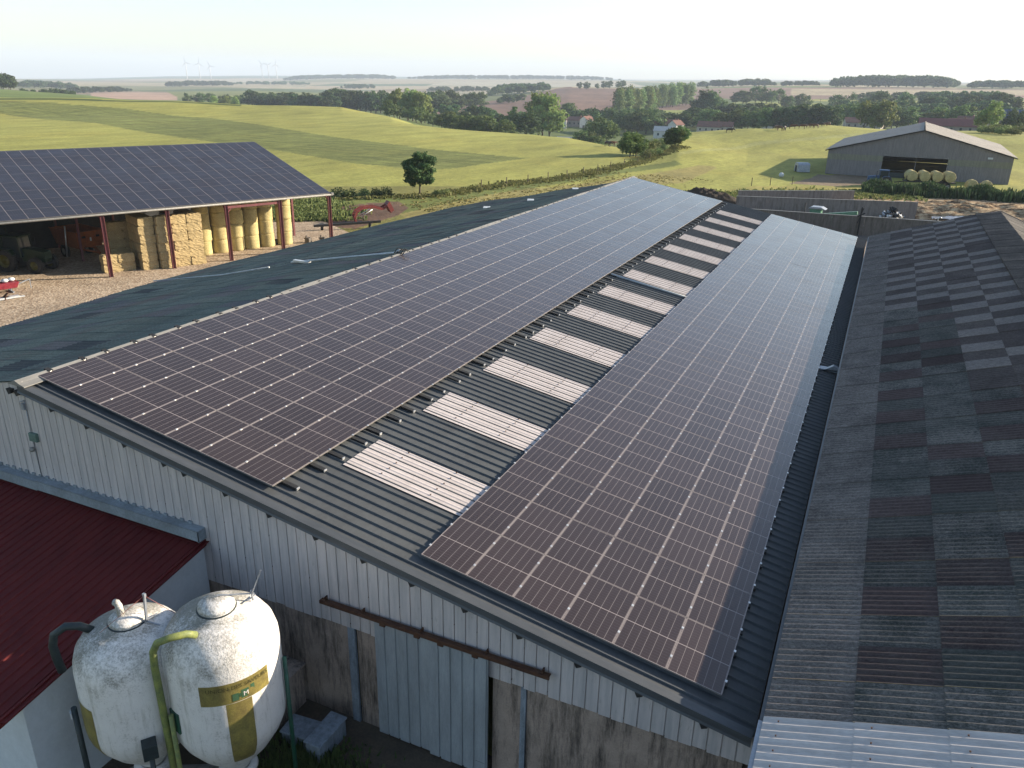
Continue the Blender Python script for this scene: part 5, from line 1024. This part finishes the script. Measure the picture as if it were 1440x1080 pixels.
# bushes and rough growth along the ditch
for x,y,h,w_,l in((-44.6,74.3,1.7,1.5,'wide grey-green bush left of the lone tree, first of three'),(-42.6,76.0,1.5,1.,'narrow bush in the middle between shed and lone tree'),(-41.0,78.0,1.7,1.2,'sprawling bush just left of the lone tree shadow'),(-34.6,83.0,1.4,1.3,'bush at the right foot of the lone tree')):
    place_tree(x,y,h,5,l,'bush','bushes along the ditch',w_)
DIT=[(-50,66),(-45.6,69.8),(-44.0,73.2),(-40.5,77.2),(-36,80.5),(-34.0,88),(-32.4,97),(-29.5,105),(-27.2,114),(-26.2,126),(-25.6,139),(-24.2,158),(-23.3,172)]
def tufts(name,pts,n,h0,h1,spread,mat,wid=.05,lean=.3,zoff=0.):
    rr_=random.Random(len(name)+n);mb=MB();seg=[math.hypot(b[0]-a[0],b[1]-a[1]) for a,b in zip(pts[:-1],pts[1:])];tot=sum(seg);V=[];F=[];XY=[]
    for i in range(n):
        d=rr_.random()*tot;k=0
        while d>seg[k] and k<len(seg)-1: d-=seg[k];k+=1
        a,b=pts[k],pts[k+1];t=d/seg[k];q=rr_.gauss(0,spread);nx,ny=-(b[1]-a[1])/seg[k],(b[0]-a[0])/seg[k];XY.append((a[0]+(b[0]-a[0])*t+nx*q,a[1]+(b[1]-a[1])*t+ny*q))
    Z=ground_z(np.array([p[0] for p in XY]),np.array([p[1] for p in XY]))
    for (x,y),z in zip(XY,Z):
        z=float(z)+zoff;cl_=math.sin(x*.9)*math.sin(y*.7)*.35+.8;h=rr_.uniform(h0,h1)*cl_
        for _ in range(3):
            a=rr_.uniform(0,6.28);dx,dy=wid*math.cos(a),wid*math.sin(a);lx,ly=rr_.gauss(0,lean*h),rr_.gauss(0,lean*h);ox,oy=rr_.gauss(0,.12),rr_.gauss(0,.12);k=len(V)
            V+=[(x+ox-dx,y+oy-dy,z-.05),(x+ox+dx,y+oy+dy,z-.05),(x+ox+lx+dx*.8,y+oy+ly+dy*.8,z+h*rr_.uniform(.7,1)),(x+ox+lx-dx*.8,y+oy+ly-dy*.8,z+h)];F.append((k,k+1,k+2,k+3))
    me=bpy.data.meshes.new(name);me.from_pydata(V,[],F);me.materials.append(mat);o=bpy.data.objects.new(name,me);col.objects.link(o);tag(o,kind='stuff');return o
dry=m_leaf('dry_grass',(.16,.15,.045),(.27,.23,.09),.2)
tufts('ditch_growth',DIT,4200,.12,.45,1.0,m_leaf('ditch_leaf',(.12,.15,.04),(.22,.22,.08),.3),.12,.4)
tufts('dry_verge_grass',[(-30,70),(-27,80),(-20,100),(-14,125)],1300,.06,.16,4.,dry,.12)
tufts('yard_edge_grass',[(-36,57),(-40,62),(-47,67)],2200,.25,.7,2.2,LEAF[5],.1)
tufts('reed_bank',[(17.2,121),(24,121.5),(32,122.5),(46,124)],7000,.8,1.9,1.2,m_leaf('reed',(.03,.075,.03),(.065,.12,.045),.25),.07,.12)
tufts('verge_grass',[(-3,99),(3,104),(10,112),(20,118)],4200,.15,.45,2.0,dry,.10,.3)
tufts('verge_grass_green',[(-4,100),(4,106),(12,114),(24,119)],2400,.2,.55,2.4,LEAF[5],.12,.3)
# field boundary posts
k=0
for (x,y) in [(-31.5,97),(-30.2,102),(-28.9,107),(-27.6,112),(-26.9,118),(-26.4,124),(-26.0,130),(-25.6,137),(-25.0,144),(-24.5,151),(-24.0,159),(-33.2,92),(1.0,118.5),(3.5,121),(6.5,124)]:
    o=MB().box((0,0,.6),(.1,.1,1.3)).prism([(-.05,1.25),(.05,1.25),(0,1.32)],-.05,.05).build('fence_post',MT['bark'],None);o.location=(x,y,gnd(x,y));tag(o,ORD[k]+' thin wooden fence post along the ditch hedge beyond the green roof' if k<12 else ('left','middle','right')[k-12]+' one of three thin fence posts on grass before the field barn','fence post','fence posts along the ditch' if k<12 else 'fence posts left of the field barn');k+=1
# ---------------- houses ----------------
HM_=[dirty('white_wall',(.72,.69,.63),(.6,.57,.5),.5,.8),dirty('cream_wall',(.5,.44,.36),(.4,.35,.28),.5,.8),dirty('stone_wall',(.30,.26,.22),(.22,.19,.16),.5,.8)]
RM_=[dirty('tile_roof',(.22,.10,.07),(.13,.07,.055),.8,.8),dirty('slate_roof',(.10,.10,.12),(.07,.07,.08),.8,.6),dirty('pale_sheet_roof',(.55,.52,.48),(.45,.42,.4),.8,.6),dirty('long_red_roof',(.20,.07,.06),(.15,.06,.05),.8,.7),dirty('blue_sheet',(.10,.13,.20),(.08,.10,.15),.8,.6)]
hl=['white house, leftmost of the village','long white house with a brown roof left of centre','white gabled house right of the long one','small pale-roofed outbuilding at the field edge below the white houses','stone house left of the second group','white house in the middle of the second group','white-gabled house at the right of the second group','pale shed below the second group','long low house with a reddish roof behind the pasture','low reddish-roofed house joining the long low one','white house half hidden behind the hillside trees','reddish-roofed house left of the field barn ridge','cream house with a tiled roof behind the field barn ridge','stone house behind the trees at the field barn ridge','stone house right of the field barn ridge','long dark red roof just above the field barn roof','white house among trees right of the field barn','tiled house among trees right of the field barn','stone house beside the large sunlit tree','blue-grey barn at the right edge','tiled house just left of the blue-grey barn','white house on the right edge behind the blue-grey barn']
for i,((x,y),w_,d,h,ang,kind) in enumerate(HOUSES):
    wm=HM_[{0:0,1:2,2:0,3:1,4:2,5:2}[kind]];rmt=RM_[{0:0,1:0,2:2,3:0,4:3,5:4}[kind]]
    t=empty('farm_shed' if kind in(2,4,5) else 'house',(x,y,gnd(x,y)-.3),R(ang),hl[i],'house' if kind not in(2,4,5) else 'shed','buildings of the village')
    rhh=d*.33;MB().prism([(-d/2,0),(d/2,0),(d/2,h),(0,h+rhh),(-d/2,h)],-w_/2,w_/2,M=Matrix.Rotation(R(90),3,'Z')).build('wall',wm,t)
    Mx=Matrix.Rotation(R(90),3,'Z');mb=MB()
    for s in(-1,1): mb.prism([(s*(d/2+.4),h-.25),(0,h+rhh+.05),(0,h+rhh+.25),(s*(d/2+.4),h-.05)],-w_/2-.3,w_/2+.3,M=Mx)
    mb.build('roof',rmt,t)
    if kind in(0,1,3): MB().box((w_*.3,.6,h+rhh+.3),(.7,.6,1.3)).build('chimney',RM_[0],t)
    for s in(-1,1):
        for k in range(max(2,int(w_/3.5))): MB().box((-w_/2+w_*(k+.6)/max(2,int(w_/3.5))-.2,s*(d/2+.01),h*.55),(.9,.06,1.2)).build('window',MT['hose'],t)
    MB().box((-w_/2-.01,0,1.1),(.06,1.1,2.1)).build('door',MT['bark'],t)
# utility poles
for i,(x,y) in enumerate(POLES):
    t=empty('utility_pole',(x,y,gnd(x,y)),.4,['wooden utility pole right of the farther poplars','wooden utility pole between the farther poplars and the tall trees','utility pole standing in the pale stubble field','utility pole above the valley trees near the nearer poplars'][i],'pole')
    MB().tube([(0,0,0),(0,0,12)],[.2,.13],8).build('pole',MT['bark'],t);MB().box((0,0,11.3),(1.8,.12,.14)).build('crossarm',MT['bark'],t)
# cows
def cow_mesh():
    V=[(0,0,1.05),(.45,0,1.08),(.85,0,1.1),(1.2,0,1.2),(1.5,0,1.05),(1.78,0,.80),(-.45,0,1.08),(-.75,0,1.10),
       (.75,.2,.75),(.75,.2,.38),(.75,.2,.03),(.75,-.2,.75),(.78,-.2,.38),(.85,-.2,.03),(-.65,.2,.8),(-.72,.2,.42),(-.66,.2,.03),(-.65,-.2,.8),(-.75,-.2,.42),(-.78,-.2,.03),(-.86,0,1.0),(-.9,0,.6)]
    Rr=[.36,.37,.32,.2,.15,.09,.36,.28,.14,.075,.06,.14,.075,.06,.16,.085,.06,.16,.085,.06,.05,.03]
    E=[(0,1),(1,2),(2,3),(3,4),(4,5),(0,6),(6,7),(2,8),(8,9),(9,10),(2,11),(11,12),(12,13),(7,14),(14,15),(15,16),(7,17),(17,18),(18,19),(7,20),(20,21)]
    me=bpy.data.meshes.new('cow_cage');me.from_pydata(V,E,[]);o=bpy.data.objects.new('cow_cage',me);col.objects.link(o)
    o.modifiers.new('skin','SKIN');o.modifiers.new('sub','SUBSURF').levels=1
    for i,v in enumerate(me.skin_vertices[0].data): v.radius=(Rr[i]*.8,Rr[i]);v.use_root=(i==0)
    dg=bpy.context.evaluated_depsgraph_get();r=bpy.data.meshes.new_from_object(o.evaluated_get(dg));bpy.data.objects.remove(o);r.name='cow'
    for p in r.polygons:p.use_smooth=True
    return r
cm=cow_mesh();cmats=[dirty('brown_hide',(.12,.055,.025),(.08,.04,.02),3.),dirty('dark_hide',(.03,.022,.018),(.05,.035,.03),3.)]
cml=[]
for mt in cmats:
    m2=cm.copy();m2.materials.append(mt);cml.append(m2)
for i,(x,y) in enumerate(COWS):
    o=bpy.data.objects.new('cow',cml[1] if i%3==0 else cml[0]);col.objects.link(o);o.location=(x,y,gnd(x,y));o.rotation_euler=(0,0,random.uniform(0,6.28));tag(o,('dark' if i%3==0 else 'brown')+' cow, '+(('leftmost' if i==0 else 'rightmost' if i==11 else ORD[i]+' from left')+' of the herd on the pasture' if i<12 else ('left','middle','right')[i-12]+' of three near the ditch hedge'),'cow',('cows on the pasture' if i<12 else 'cows by the hedge')+(' dark' if i%3==0 else ' brown'))
# wind turbines on the far ridge
wt=paint('turbine_white',(.75,.76,.78));tl=['leftmost wind turbine of the left trio','middle wind turbine of the left trio','rightmost wind turbine of the left trio','leftmost wind turbine of the right trio','middle wind turbine of the right trio','rightmost wind turbine of the right trio']
for i,(x,y) in enumerate(TURB):
    z=gnd(x,y);H=(98,95,78,92,84,90)[i];t=empty('wind_turbine',(x,y,z),-YAW+random.uniform(-.4,.4),tl[i],'wind turbine','wind turbines on the horizon')
    MB().tube([(0,0,-5),(0,0,H)],[3.4,1.8],10).build('tower',wt,t);MB().box((0,1.5,H+1),(4,11,4)).build('nacelle',wt,t,bevel=.5)
    a0=random.uniform(0,2)
    for k in range(3):
        a=a0+k*2.094;mb=MB();mb.prism([(-1.5,0),(1.5,3),(2.4,9),(.5,38),(-.3,38),(-1.8,9)],-5.2,-4.6);mb.v=[tuple(Matrix.Rotation(a,3,'Y')@Vector(v)) for v in mb.v];mb.v=[(v[0],v[1],v[2]+H+1) for v in mb.v];mb.build('blade',wt,t)
# ---------------- haze ----------------
hm=bpy.data.materials.new('haze');hm.use_nodes=True;ht=hm.node_tree
for n_ in list(ht.nodes):
    if n_.type=='BSDF_PRINCIPLED': ht.nodes.remove(n_)
pv=ht.nodes.new('ShaderNodeVolumePrincipled');pv.inputs['Color'].default_value=(.72,.84,1.,1);pv.inputs['Density'].default_value=.00013;pv.inputs['Anisotropy'].default_value=.0
ht.links.new(pv.outputs[0],ht.nodes['Material Output'].inputs['Volume'])
mb=MB();zb,ztp=-160.,235.;mb.box((0,0,(zb+ztp)/2),(23800,23800,ztp-zb));o=mb.build('haze',hm,None);tag(o,kind='stuff')
